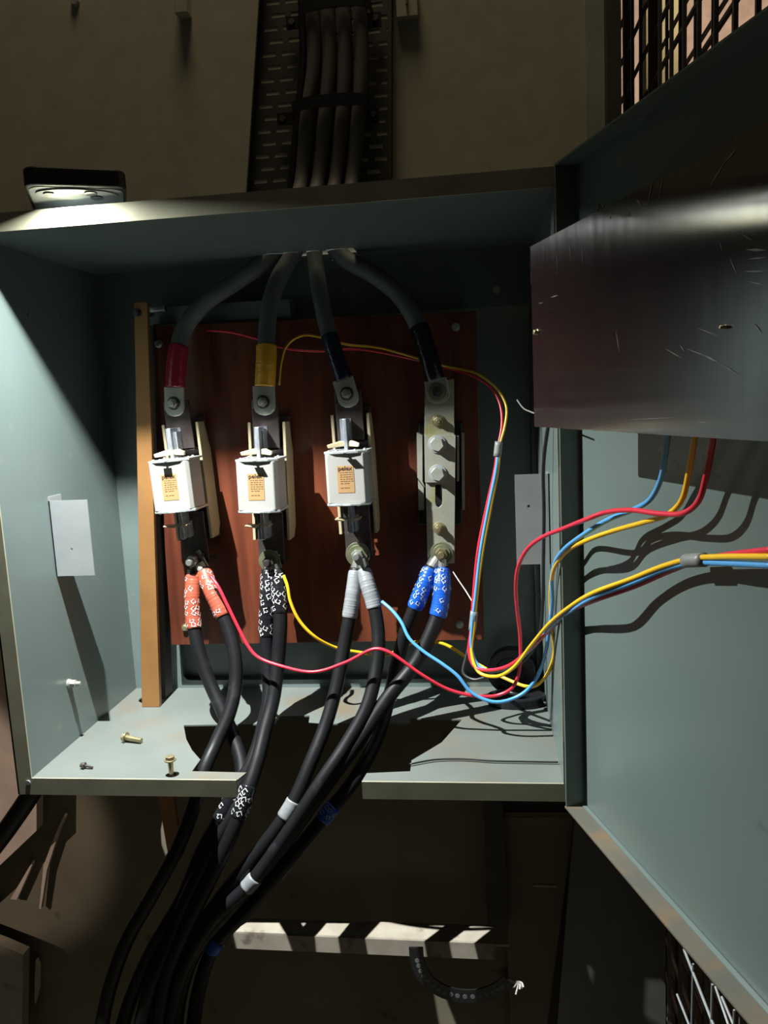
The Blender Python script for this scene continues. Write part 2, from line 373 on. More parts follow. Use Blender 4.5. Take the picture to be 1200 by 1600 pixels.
# side brackets (aluminium latch plates)
YB = 0.075
for side in (0, 1):
    bm = bmesh.new()
    if side == 0: p0, p1 = P(75, 783, YB), P(148, 899, YB)
    else: p0, p1 = P(804, 742, YB), P(868, 881, YB)
    x0, x1 = (0, p1.x) if side == 0 else (p0.x, W_)
    z0, z1 = p1.z, p0.z
    cx = P(112, 858, YB) if side == 0 else P(826, 791, YB)
    holec = [(cx.x + 0.0013*math.cos(t*0.7854), YB, cx.z + 0.0013*math.sin(t*0.7854)) for t in range(8)]
    plate_with_holes(bm, [(x0, YB, z0), (x1, YB, z0), (x1, YB, z1), (x0, YB, z1)], [holec], (0, 0.0012, 0))
    if side == 0: box(bm, (0, YB, z0), (0.0012, YB+0.022, z1+0.004))
    else: box(bm, (W_-0.0012, YB, z0), (W_, YB+0.022, z1))
    obj('latch_bracket', bm, 'bracket', cab)
# bolt through the left wall
q = PX(107, 1068, 0.0)
bolt(cab, (0, q.y, q.z), (1, 0, 0), 0.0045, 0.0040, 0.0022, 0.006, 'lug', 'lug', name='wall_bolt')
for (u, v) in ((45, 492), (96, 494)):
    q = PX(u, v, 0.0); bm = bmesh.new(); cyl(bm, (0, q.y, q.z), (1, 0, 0), 0.0022, 0.0009, 12); obj('rivet', bm, 'paint', cab)
for (u, v) in ((776, 453),):
    q = P(u, v, D_); bm = bmesh.new(); cyl(bm, (q.x, D_+0.0008, q.z), (0, -1, 0), 0.0037, 0.0012, 20); obj('lit_hole', bm, mat('hole_light', (0.42, 0.38, 0.27), rough=0.6), cab)  # pale disc coloured as the light showing through a hole in the back
# door: tray with folded lips
DZ0, DZ1, DW, DLIP = -0.0150, 0.4805, 0.46, 0.0158
def dpt(s, off, z): q = DH + DD*s + DN*off; return Vector((q.x, q.y, z))
S0 = -0.003
bm = bmesh.new()
prism(bm, [dpt(S0, 0, DZ0), dpt(DW, 0, DZ0), dpt(DW, 0, DZ1), dpt(S0, 0, DZ1)], DN * -0.0015)
door = obj('door', bm, 'door_paint', cab)
def lip(a, b, name, m):
    bm = bmesh.new(); prism(bm, [a[0], a[1], b[1], b[0]], Vector((0, 0, 0)) + a[2]); return obj(name, bm, m, door)
bm = bmesh.new(); prism(bm, [dpt(S0, 0, DZ0), dpt(DW, 0, DZ0), dpt(DW, DLIP, DZ0), dpt(S0, DLIP, DZ0)], (0, 0, 0.0013))
prism(bm, [dpt(S0, DLIP, DZ0), dpt(DW, DLIP, DZ0), dpt(DW, DLIP+0.001, DZ0), dpt(S0, DLIP+0.001, DZ0)], (0, 0, 0.0013))
obj('bottom_lip', bm, 'lip_dust', door)
bm = bmesh.new(); prism(bm, [dpt(S0, 0.0005, DZ0+0.0013), dpt(DW, 0.0005, DZ0+0.0013), dpt(DW, 0.0045, DZ0+0.0013), dpt(S0, 0.0035, DZ0+0.0013)], (0, 0, 0.0008)); obj('seam_strip', bm, 'paint', door)
bm = bmesh.new(); prism(bm, [dpt(S0, 0, DZ1), dpt(DW, 0, DZ1), dpt(DW, DLIP, DZ1), dpt(S0, DLIP, DZ1)], (0, 0, -0.0013))
obj('top_lip', bm, 'door_paint', door)
bm = bmesh.new(); prism(bm, [dpt(S0, 0, DZ0), dpt(S0, DLIP, DZ0), dpt(S0, DLIP, DZ1), dpt(S0, 0, DZ1)], DD*0.0013)
obj('hinge_lip', bm, 'door_paint', door)
# hinges
for z in (0.06, 0.24, 0.40):
    bm = bmesh.new(); cyl(bm, (W_+0.0035, -0.0055, z-0.022), (0, 0, 1), 0.0032, 0.044, 14); obj('hinge', bm, 'dark_steel', cab)

# ================================================================== BOARD
YBD = 0.190
bx = [P(268, 1008, YBD), P(757, 1000, YBD), P(744, 486, YBD), P(233, 510, YBD)]
zb_, zt_ = (bx[0].z + bx[1].z)/2, (bx[2].z + bx[3].z)/2
brd = thing('mounting_board', 'varnished red-brown wooden board carrying the fuses in the cabinet', 'board', ((bx[0].x+bx[1].x)/2, YBD+0.004, zb_))
bm = bmesh.new(); prism(bm, [bx[0], bx[1], bx[2], bx[3]], (0, 0.008, 0)); obj('panel', bm, 'wood', brd, bevel=0.0006)
for (u, v, m_) in ((248, 537, 'steel'), (712, 511, 'steel'), (290, 980, 'brass'), (718, 976, 'lug')):
    q = P(u, v, YBD); bolt(brd, q, (0, -1, 0), 0.0042, 0.0032, 0.0, 0.003, m_, m_, name='fixing_screw', wt=0.001, nh=0.0025)
for (u, v) in ((258, 560), (735, 520), (290, 990), (735, 985)):
    q = P(u, v, YBD+0.008); bm = bmesh.new(); cyl(bm, (q.x, YBD+0.007, q.z), (0, 1, 0), 0.004, D_-YBD-0.007, 12); obj('standoff', bm, 'steel', brd)
# channel above the board with a tube pin
ch = thing('steel_rail', 'dark steel rail with a short pin across the top left of the board', 'rail', (0.1, 0.19, 0.4))
bm = bmesh.new(); a, b = P(229, 478, 0.195), P(455, 500, 0.195); 
box(bm, (a.x, 0.195, P(240, 508, 0.195).z), (b.x, 0.2183, P(240, 480, 0.195).z)); obj('channel', bm, 'paint', ch, bevel=0.001)
bm = bmesh.new(); q = P(233, 484, 0.190); cyl(bm, q, (1, 0, 0), 0.0034, 0.018, 14); cyl(bm, q - Vector((0.0015, 0, 0)), (1, 0, 0), 0.0075, 0.002, 14); obj('pin', bm, 'steel', ch)

# copper strip
q0, q1 = P(208, 470, 0.161), P(232, 1104, 0.161)
cs = thing('copper_strip', 'long upright orange-brown copper strip passing down through the cabinet floor', 'busbar', (q1.x, 0.165, -0.12))
bm = bmesh.new()
xt0, xt1 = P(209, 472, 0.161).x, P(230, 472, 0.161).x
xb0, xb1 = P(221, 1100, 0.161).x, P(249, 1100, 0.161).x
zt2, zb2 = P(220, 472, 0.161).z, P(270, 1335, 0.163).z
def lerp(a, b, t): return a + (b-a)*t
k = (zt2 - 0.0)/(zt2 - zb2)
prism(bm, [(xb0, 0.161, 0.0), (xb1, 0.161, 0.0), (xt1, 0.161, zt2), (xt0, 0.161, zt2)], (0, 0.006, 0))
prism(bm, [(xb0+0.001, 0.161, 0.0), (xb1, 0.161, 0.0), (P(284, 1335, 0.163).x, 0.163, zb2), (P(262, 1335, 0.163).x, 0.163, zb2)], (0, 0.006, 0))
obj('strip', bm, 'copper', cs, bevel=0.0006)
q = P(215, 489, 0.161); bolt(cs, q, (0, -1, 0), 0.0042, 0.003, 0.0016, 0.002, 'dark_steel', 'dark_steel', name='strip_bolt', nh=0.002)
# dark piece built as the strip's shaded right side and shadow
an = thing('strip_side_shade', 'narrow dark piece built as the shaded right side of the copper strip', 'post', (0.07, 0.18, 0))
bm = bmesh.new(); xa0, xa1 = P(238, 505, 0.185).x, P(256, 1060, 0.185).x
prism(bm, [(xa1-0.0045, 0.185, 0.0), (xa1, 0.185, 0.0), (xa0, 0.185, P(240, 508, 0.185).z), (xa0-0.0045, 0.185, P(240, 508, 0.185).z)], (0, 0.02, 0)); obj('angle', bm, 'dark_frame', an)

# ================================================================== FUSES
AX = Vector((0, -1, 0))
def local_mesh(name, bm, mats, parent, **k):
    o = obj(name, bm, mats, None, **k); o.parent = parent; return o
def lbolt(parent, c, wr, nr, sr, L, wm, nm, name, **k):
    o = bolt(None, c, (0, -1, 0), wr, nr, sr, L, wm, nm, name=name, **k); o.parent = parent; return o
def make_base():
    r = bpy.data.objects.new('fuse_holder', None); COL.objects.link(r)
    bm = bmesh.new(); box(bm, (-0.018, -0.006, -0.064), (0.018, 0, 0.066)); local_mesh('base_plate', bm, 'dark_steel', r, bevel=0.001)
    prof = [(-0.030, 0.060), (-0.012, 0.060), (-0.001, 0.030), (-0.001, -0.050), (-0.010, -0.061), (-0.030, -0.061)]
    for s in (-1, 1):
        bm = bmesh.new(); x = 0.0180*s
        prism(bm, [(x-0.0015, y, z) for y, z in prof], (0.003, 0, 0)); local_mesh('side_rail', bm, 'cream', r, bevel=0.0006)
    # top contact
    for s in (1, -1):
        bm = bmesh.new()
        zlo, zhi = (0.032, 0.083) if s > 0 else (-0.086, -0.032)
        box(bm, (-0.0135, -0.033, zlo), (0.0135, -0.0295, zhi))
        box(bm, (-0.0135, -0.033, zlo if s > 0 else zlo), (0.0135, -0.004, zlo+0.003) if s < 0 else (0.0135, -0.004, zlo+0.003))
        local_mesh('terminal_plate', bm, 'dark_steel', r, bevel=0.0008)
        bm = bmesh.new()
        zz0, zz1 = (0.034, 0.056) if s > 0 else (-0.056, -0.040)
        box(bm, (-0.0068, -0.052, zz0), (-0.0024, -0.033, zz1))
        box(bm, (-0.0002, -0.046, zz0), (0.0016, -0.033, zz1-0.004 if s > 0 else zz1))
        box(bm, (-0.0068, -0.034, zz0), (0.0016, -0.0325, zz1))
        local_mesh('spring_jaw', bm, 'steel_shiny', r)
        # cream guide ears just outside the jaw
        bm = bmesh.new(); zc = 0.0315 if s > 0 else -0.0415; dy = 0.0 if s > 0 else -0.010
        for t in (-1, 1):
            if s > 0: prism(bm, [(0.0015*t-0.002, -0.054, zc-0.0020), (0.0150*t-0.004, -0.059, zc-0.0030), (0.0160*t-0.004, -0.059, zc+0.0005), (0.0060*t-0.002, -0.054, zc+0.0035), (0.0015*t-0.002, -0.054, zc+0.003)], (0, 0.005, 0))
            else: prism(bm, [(0.0035*t-0.002, -0.066, zc-0.0012), (0.0125*t-0.003, -0.070, zc+0.0010), (0.0125*t-0.003, -0.070, zc+0.0028), (0.0035*t-0.002, -0.066, zc+0.0014)], (0, 0.012, 0))
            if s < 0 and t < 0: box(bm, (-0.0075, -0.060, zc-0.001), (-0.0045, -0.033, zc+0.001))
        local_mesh('guide_ear', bm, 'cream', r, bevel=0.0008)
    return r
def make_fuse():
    r = bpy.data.objects.new('fuse_link', None); COL.objects.link(r)
    y0, y1 = -0.074, -0.036; hw, hh = 0.0202, 0.0238
    bm = bmesh.new(); c = 0.0035
    sec = [(-hw, y1), (-hw, y0+c*0.4), (-hw+c*0.6, y0), (hw-c, y0), (hw, y0+c), (hw, y1-c), (hw-c, y1), (-hw+c, y1)]
    prism(bm, [(x, y, -hh) for x, y in sec], (0, 0, 2*hh)); local_mesh('ceramic_body', bm, 'white', r, bevel=0.0008)
    for s in (1, -1):
        bm = bmesh.new()
        g = 0.0007
        sec2 = [(-hw-g, y1), (-hw-g, y0+0.002), (-hw*0.6, y0-0.0018), (0, y0-0.0028), (hw*0.6, y0-0.0018), (hw+g, y0+0.003), (hw+g, y1+0.002), (-hw, y1+0.002)]
        prism(bm, [(x, y, hh*s) for x, y in sec2], (0, 0, 0.0022*s))
        for (rx, ry) in ((-0.016, y0+0.004), (-0.009, y0+0.0035), (0.009, y0+0.0035), (0.017, y0+0.012), (-0.016, y1-0.006), (0.014, y1-0.006)):
            cyl(bm, (rx, ry, (hh+0.0022)*s), (0, 0, s), 0.0017, 0.0013, 10, r2=0.0012)
        local_mesh('end_plate', bm, 'alu', r, bevel=0.0003)
        bm = bmesh.new()   # pull lug, T shaped
        z = (hh + 0.0012)*s
        if s > 0: pts = [(-0.0012, y0), (-0.0012, y0-0.0046), (-0.0040, y0-0.0046), (-0.0040, y0-0.0095), (0.0040, y0-0.0095), (0.0040, y0-0.0046), (0.0012, y0-0.0046), (0.0012, y0)]
        else: pts = [(-0.0036, y0), (-0.0036, y0-0.004), (0.0036, y0-0.004), (0.0036, y0)]
        prism(bm, [(x-0.001, y, z) for x, y in pts], (0, 0, 0.0008*s)); local_mesh('pull_lug', bm, 'alu', r)
        bm = bmesh.new(); a, b = sorted((0.0262*s, 0.056*s)); box(bm, (-0.0037, -0.0562, a), (-0.0003, -0.036, b)); local_mesh('knife_blade', bm, 'steel_shiny', r, bevel=0.0005)
    # paper label
    bm = bmesh.new(); box(bm, (-0.0090, y0-0.0003, -0.0135), (0.0070, y0+0.0002, 0.0122)); lb = local_mesh('paper_label', bm, 'label', r)
    bm = bmesh.new()
    vs, fs = glyphs('pelex'); nv = [bm.verts.new((v.x*0.0062-0.0012, y0-0.0005, v.y*0.0056+0.0096)) for v in vs]
    for f in fs: bm.faces.new([nv[i] for i in f])
    rnd = random.Random(3)
    for k_ in range(8):
        z = 0.0060 - k_*0.0021; x = -0.0062
        if k_ == 6: continue
        while x < 0.0056 - (0.004 if k_ > 4 else 0):
            w_ = rnd.uniform(0.0008, 0.0026); box(bm, (x, y0-0.0005, z-0.00028), (min(x+w_, 0.006), y0-0.0004, z+0.00028), 1); x += w_ + rnd.uniform(0.0005, 0.0012)
    o = local_mesh('label_print', bm, ['ink', 'ink_light'], r); o.parent = lb
    return r
def copy_tree(o, parent=None):
    c = o.copy(); COL.objects.link(c); c.parent = parent
    for chd in o.children: copy_tree(chd, c)
    return c
YLUG = YBD - 0.034
units = [((274, 630), (306, 873)), ((413, 628), (424, 874)), ((543, 615), (561, 864))]
blab = ['cream-railed fuse holder nearest the copper strip', 'cream-railed fuse holder in the middle, under the yellow taped cable', 'cream-railed fuse holder beside the flat bar link, under the navy taped cable']
flab = ['white ceramic cartridge fuse with tan label, nearest the copper strip', 'white ceramic cartridge fuse with tan label, middle one of the three', 'white ceramic cartridge fuse with tan label, closest to the flat bar link']
base0, fuse0 = make_base(), make_fuse()
ORI = []
for i, (pt, pb) in enumerate(units):
    a, b = P(*pt, YLUG), P(*pb, YLUG)
    c = (a + b) / 2; v = a - b; ang = math.atan2(v.x, v.z)
    base = base0 if i == 0 else copy_tree(base0)
    fuse = fuse0 if i == 0 else copy_tree(fuse0)
    for o in (base, fuse):
        o.location = (c.x, YBD, c.z); o.rotation_euler = (0, ang, 0)
    fuse.rotation_euler = (0, ang + (0.0, -0.01, 0.01)[i], 0)
    ORI.append((a, b, ang))
    tagk(base, blab[i], 'fuse holder', 'fuse bases on the board'); tagk(fuse, flab[i], 'fuse', 'cartridge fuses on the board')
    hl = v.length/2
    Rm = Matrix.Rotation(ang, 3, 'Y')
    def tolocal(x, y, z): return (x, y, z)
    if i == 0:
        pass
# bolts: built per base, in the base's own frame
for i, (pt, pb) in enumerate(units):
    a, b, ang = ORI[i]; hl = (a-b).length/2
    base = [o for o in COL.objects if o.get('label') == blab[i]][0]
    tm = ('steel', 'steel'); lm = [('dark_steel', 'steel'), ('green_zinc', 'dark_steel'), ('green_zinc', 'steel')][i]
    lbolt(base, (0, -0.0372, hl), 0.0068, 0.0050, 0.0032, 0.004, 'dark_steel', 'steel', 'lug_bolt', nh=0.0042)
    wr = (0.0082, 0.0112, 0.0125)[i]
    o = lbolt(base, (0, -0.0405, -hl), wr, 0.0062, 0.0035, 0.008, lm[0], lm[1], 'lug_bolt', nh=0.0055)

# ================================================================== NEUTRAL LINK
YN = YLUG
nl = thing('neutral_link', 'flat weathered metal bar link with hex bolts right of the fuses', 'busbar link', (P(690, 740, YBD).x, YBD, P(690, 740, YBD).z))
def npx(pts, y): return [P(u, v, y) for u, v in pts]
bm = bmesh.new()
for i_ in range(1):
    # lower bar with its open slot
    sl = [(680, 788), (680, 758)]
    low = [(664, 700), (711, 700), (711, 770), (710, 880), (668, 884)]
    hole_px = [(680, 757), (691, 757), (691, 783), (690, 789), (686, 793), (682, 791), (680, 786)]
    plate_with_holes(bm, npx(low, YN), [npx(hole_px, YN)], (0, 0.0035, 0))
obj('lower_bar', bm, 'bar_steel', nl, bevel=0.0003)
bm = bmesh.new(); prism(bm, npx([(663, 680), (712, 680), (711, 755), (664, 754)], YN-0.0035), (0, 0.0033, 0)); obj('cover_bar', bm, 'bar_steel', nl, bevel=0.0003)
bm = bmesh.new(); prism(bm, npx([(664, 600), (709, 592), (710, 682), (663, 682)], YN), (0, 0.0035, 0)); obj('upper_bar', bm, 'bar_steel', nl, bevel=0.0003)
bolt(nl, P(684, 612, YN-0.003), AX, 0.0088, 0.0056, 0.0032, 0.002, 'green_zinc', 'dark_steel', nh=0.004)
bolt(nl, P(685, 658, YN), AX, 0.0062, 0.0045, 0.0024, 0.006, 'brass', 'brass', nh=0.004)
bolt(nl, P(683, 694, YN-0.0035), AX, 0.0088, 0.0070, 0, 0, 'bracket', 'lug', nh=0.0065)
bolt(nl, P(684, 740, YN-0.0035), AX, 0.0088, 0.0070, 0, 0, 'bracket', 'lug', nh=0.0065)
bolt(nl, P(686, 825, YN), AX, 0.0060, 0.0042, 0.0024, 0.006, 'brass', 'brass', nh=0.004)
bolt(nl, P(690, 864, YN-0.0060), AX, 0.0112, 0.0062, 0.0034, 0.006, 'green_zinc', 'brass', nh=0.0055)
# holder behind: bracket cheeks and insulator
bm = bmesh.new()
prism(bm, npx([(651, 676), (660, 680), (660, 752), (664, 762), (652, 746)], YN+0.006), (0, 0.022, 0))
prism(bm, npx([(653, 750), (662, 762), (662, 797), (654, 797)], YN+0.010), (0, 0.018, 0))
prism(bm, npx([(714, 680), (717, 680), (717, 752), (714, 752)], YN+0.001), (0, 0.026, 0))
prism(bm, npx([(721, 676), (725, 676), (726, 797), (722, 797)], YN+0.010), (0, 0.020, 0))
obj('cheek', bm, 'bar_steel', nl)
bm = bmesh.new(); prism(bm, npx([(654, 660), (722, 660), (722, 820), (654, 820)], YN+0.018), (0, YBD-YN-0.018, 0)); obj('insulator_block', bm, 'black_plastic', nl, bevel=0.001)
for u, v in ((684, 612), (690, 864)):
    bm = bmesh.new(); cyl(bm, P(u, v, YN+0.0035), (0, 1, 0), 0.007, YBD-YN-0.0035, 16); obj('spacer', bm, 'dark_steel', nl)

# ================================================================== SUPPLY CABLES (top)
def subpath(path, seg, t0, t1):
    i0, i1 = int(round(t0*seg)), int(round(t1*seg)); return path[i0:i1+1], i0, i1
SEG = 8
def cable(name, label, cat, ctrl, r, m, tapes=(), group=None, bare_end=0.0, lug=None, lead='P'):
    """ctrl (u,v,y). tapes: (t0,t1,extra radius,material,marks,tape name)"""
    pts = [P(u, v, y) for u, v, y in ctrl]
    path = catmull(pts, SEG); fr = frames(path)
    root = thing(name, label, cat, path[-1] if path[-1].z < path[0].z else path[0], group)
    bm = bmesh.new(); tube(bm, path, r, 16, fr=fr); obj('sheath', bm, m, root, smooth=True)
    for ti, (t0, t1, dr, tm, marks, tn) in enumerate(tapes):
        sp, i0, i1 = subpath(path, SEG, t0, t1); sf = fr[i0:i1+1]
        # finer resample with wrinkles
        fine, ff = [], []
        for k in range(len(sp)-1):
            for j in range(4):
                f = j/4; fine.append(sp[k].lerp(sp[k+1], f)); ff.append(tuple(sf[k][q].lerp(sf[k+1][q], f).normalized() for q in range(3)))
        fine.append(sp[-1]); ff.append(sf[-1])
        rnd = random.Random(ti*7 + int(ctrl[0][0]))
        wob = [rnd.uniform(-0.00025, 0.0003) if k % 3 == 0 else 0.0 for k in range(len(fine))]
        N = len(fine)
        bm = bmesh.new(); tube(bm, fine, lambda t: r + dr + wob[min(N-1, int(t*(N-1)))] - (0.0004 if t < 0.02 or t > 0.98 else 0), 18, fr=ff)
        ml = [tm]
        if marks:
            Ln = sum((fine[k+1]-fine[k]).length for k in range(N-1)); sps = []
            s = 0.004; row = 0
            while s < Ln - 0.002:
                for a in (-1.15, -0.25, 0.65, 1.5):
                    if rnd.random() < marks[1]: sps.append((s + rnd.uniform(-0.0015, 0.0015), a + rnd.uniform(-0.25, 0.25), marks[0], marks[2], marks[3] + rnd.uniform(-0.5, 0.5)))
                s += marks[2]*1.15; row += 1
            if marks[1] > 0: marks_on_tube(bm, fine, ff, r + dr + 0.0003, sps, 1)
            ml.append('mark')
        o = obj(tn, bm, ml, root, smooth=True)
    return root, path, fr

def lug_palm(root, center, up_, y, wd, ln_up, ln_dn, th=0.003, m='lug', barrel=None):
    """flat tongue with a rounded free end (down) in a plane y"""
    c = Vector((center.x, y, center.z)); u_ = Vector((up_.x, 0, up_.z)).normalized(); s_ = Vector((u_.z, 0, -u_.x))
    pts = [c + u_*ln_up - s_*wd, c + u_*ln_up + s_*wd, c - u_*(ln_dn*0.35) + s_*wd]
    for k_ in range(1, 6):
        a = math.pi*k_/6; pts.append(c - u_*(ln_dn*0.35 + (ln_dn*0.65)*math.sin(a)) + s_*wd*math.cos(a))
    pts.append(c - u_*(ln_dn*0.35) - s_*wd)
    bm = bmesh.new(); prism(bm, pts, (0, th, 0)); return obj('cable_lug', bm, m, root, bevel=0.0006)

YT = YLUG - 0.001
c1, p_, _ = cable('supply_cable', 'thick grey cable with dark red tape bending down to the fuse nearest the copper strip', 'cable',
    [(440, 385, .188), (415, 408, .186), (365, 442, .182), (318, 475, .176), (290, 510, .170), (279, 545, .163), (275, 580, .158), (274, 606, YT)], 0.0088, 'cable_grey',
    [(4.85, 7.0, 0.0012, 'tape_red', None, 'red_tape')], 'supply cables from the roof')
lug_palm(c1, P(274, 630, YT), Vector((0.06, 0, 1)), YT-0.0035, 0.0102, 0.016, 0.0135)
c2, p_, _ = cable('supply_cable', 'thick dusty grey cable with yellow tape bending down to the middle fuse', 'cable',
    [(464, 383, .188), (455, 402, .186), (436, 435, .180), (422, 475, .172), (417, 520, .164), (416, 560, .158), (414, 604, YT)], 0.0088, 'cable_grey',
    [(4.5, 6.0, 0.0014, 'tape_yellow', None, 'yellow_tape')], 'supply cables from the roof')
lug_palm(c2, P(414, 628, YT), Vector((0.02, 0, 1)), YT-0.0035, 0.0112, 0.016, 0.0135)
c3, p_, _ = cable('supply_cable', 'thick grey cable with navy taped end, leading to the fuse beside the bar link', 'cable',
    [(490, 383, .188), (492, 402, .186), (497, 440, .180), (505, 485, .172), (516, 530, .164), (528, 566, .158), (538, 594, YT)], 0.0082, 'cable_grey',
    [(3.9, 6.0, 0.0006, 'tape_navy', None, 'navy_tape')], 'supply cables from the roof')
lug_palm(c3, P(543, 615, YT), Vector((-0.25, 0, 1)), YT-0.0035, 0.0105, 0.015, 0.0140)
c4, p_, _ = cable('supply_cable', 'thick grey cable with black taped end arching to the top of the flat bar link', 'cable',
    [(520, 383, .188), (540, 405, .186), (585, 430, .180), (625, 462, .174), (650, 502, .168), (664, 540, .160), (674, 572, .154), (681, 596, .1535)], 0.0088, 'cable_grey',
    [(4.25, 6.9, 0.0007, 'tape_black', None, 'black_tape')], 'supply cables from the roof')
lug_palm(c4, P(684, 612, YN-0.001), Vector((-0.17, 0, 1)), YN-0.0035, 0.0110, 0.012, 0.0115, m='bar_steel')

# ================================================================== OUTGOING CABLES (bottom)
YL = YLUG - 0.006
R1 = 0.0068
def ogc(label, ctrl, r, tapes, lugc=None, lug_m='lug', lugdir=None):
    root, path, fr = cable('outgoing_cable', label, 'cable', ctrl, r, 'cable', tapes, 'outgoing cables below the fuses')
    lc = P(*lugc, YL)
    d = (path[2] - lc); d.normalize()
    bm = bmesh.new(); s_ = Vector((-d.z, 0, d.x)).normalized()
    tube(bm, catmull([lc + d*0.006, path[0] + (path[1]-path[0])*2], 4), 0.0052, 12, cap=True)
    prism(bm, [lc - s_*0.0075 - d*0.006, lc + s_*0.0075 - d*0.006, path[0] + s_*0.006, path[0] - s_*0.006], (0, 0.003, 0))
    obj('cable_lug', bm, lug_m, root)
    return root
MK = lambda t, dens=0.6, sz=0.0052, turn=0.0: (t, dens, sz, turn)
ogc('black cable with orange-red taped end, left one under the fuse nearest the copper strip',
    [(303, 890, YL), (301, 925, .142), (302, 965, .135), (309, 1010, .128), (325, 1060, .120), (345, 1105, .110), (364, 1150, .098), (378, 1200, .080), (372, 1250, .060), (335, 1320, .045), (300, 1385, .035), (265, 1470, .025), (235, 1540, .015), (215, 1625, .01)], R1,
    [(0.2, 2.35, 0.0012, 'tape_orange', MK('L2', 0.75, 0.0052, 2.6), 'marker_tape')], (306, 873), 'dark_steel')
ogc('black cable with orange-red taped end, right one under the fuse nearest the copper strip',
    [(318, 890, YL), (329, 920, .140), (343, 950, .134), (357, 985, .128), (367, 1025, .120), (368, 1070, .110), (358, 1115, .096), (338, 1160, .080), (320, 1200, .062), (304, 1255, .046), (280, 1320, .036), (240, 1395, .028), (198, 1470, .022), (170, 1550, .016), (155, 1625, .01)], R1,
    [(0.1, 2.35, 0.0014, 'tape_orange', MK('L2', 0.75, 0.0052, 2.6), 'marker_tape')], (306, 873))
ogc('black cable with white L2 marks, left one under the middle fuse',
    [(419, 890, YL), (418, 930, .140), (416, 980, .134), (418, 1040, .126), (420, 1090, .114), (410, 1140, .096), (394, 1190, .076), (352, 1265, .056), (315, 1330, .046), (286, 1400, .038), (240, 1480, .028), (205, 1560, .02), (185, 1625, .012)], R1,
    [(0.1, 2.2, 0.0006, 'tape_black', MK('L2', 0.8, 0.0056, 2.2), 'marker_tape'), (6.6, 7.3, 0.0006, 'tape_black', MK('L2', 0.6, 0.0056, 0.8), 'marker_tape')], (424, 874), 'steel')
ogc('black cable with white L2 marks, right one under the middle fuse',
    [(432, 890, YL), (436, 930, .140), (438, 975, .134), (434, 1035, .126), (427, 1090, .112), (414, 1140, .094), (400, 1195, .072), (385, 1240, .056), (368, 1290, .046), (330, 1370, .036), (295, 1440, .028), (262, 1520, .02), (245, 1625, .012)], 0.0072,
    [(0.1, 1.6, 0.0006, 'tape_black', MK('L2', 0.8, 0.0056, 2.2), 'marker_tape'), (6.8, 7.8, 0.0006, 'tape_black', MK('L2', 0.7, 0.0058, 0.8), 'marker_tape')], (424, 874), 'steel')
ogc('black cable with silver-grey taped top end, left one of the grey pair',
    [(557, 888, YL), (552, 925, .142), (546, 965, .136), (536, 1020, .128), (524, 1080, .114), (508, 1135, .098), (486, 1190, .080), (455, 1260, .062), (405, 1330, .050), (350, 1395, .042), (300, 1465, .032), (255, 1545, .022), (232, 1625, .014)], R1,
    [(0.1, 2.05, 0.0009, 'tape_grey', None, 'marker_tape'), (6.85, 7.2, 0.0010, 'tape_grey', None, 'marker_band')], (561, 864), 'steel')
ogc('black cable with silver-grey taped top end, right one of the grey pair',
    [(567, 888, YL), (575, 915, .141), (584, 945, .136), (591, 990, .128), (588, 1045, .116), (573, 1105, .100), (543, 1160, .084), (503, 1220, .066), (450, 1300, .052), (392, 1380, .040), (330, 1440, .032), (285, 1520, .022), (262, 1625, .012)], R1,
    [(0.1, 2.1, 0.0011, 'tape_grey', None, 'marker_tape'), (8.85, 9.15, 0.0010, 'tape_grey', None, 'marker_band')], (561, 864), 'steel')
ogc('black cable with bright blue marked end, left one under the flat bar link',
    [(674, 886, YL), (664, 912, .144), (652, 940, .142), (636, 980, .142), (622, 1030, .140), (608, 1090, .130), (590, 1150, .112), (556, 1215, .084), (510, 1273, .070), (455, 1340, .056), (395, 1412, .046), (335, 1478, .036), (310, 1550, .026), (300, 1625, .014)], R1,
    [(0.1, 2.25, 0.0014, 'tape_blue', MK('L2', 0.7, 0.0046, 2.4), 'marker_tape'), (7.8, 8.15, 0.0010, 'tape_blue', MK('L2', 0.9, 0.0050, 0.8), 'marker_band'), (10.92, 11.1, 0.0010, 'tape_blue', None, 'marker_band')], (690, 864), 'steel')
ogc('black cable with bright blue marked end, right one under the flat bar link',
    [(690, 888, YL), (691, 915, .140), (687, 950, .134), (675, 985, .128), (650, 1035, .120), (610, 1085, .108), (572, 1140, .094), (532, 1195, .078), (488, 1255, .062), (430, 1335, .050), (362, 1415, .040), (308, 1480, .030), (282, 1550, .022), (272, 1625, .012)], 0.0072,
    [(0.1, 2.4, 0.0014, 'tape_blue', MK('L2', 0.7, 0.0046, 2.4), 'marker_tape')], (690, 864), 'steel')

# ================================================================== CONTROL WIRES
RW = 0.00165
def wire(name, label, pts, m, r=RW, cat='wire', group='thin control wires'):
    pp = [Vector(p) for p in pts]; path = catmull(pp, 7); bm = bmesh.new(); tube(bm, path, r, 10)
    o = obj(name, bm, m, None, smooth=True); return tagk(o, label, cat, group)
def Q(*l): return [P(*p) for p in l]
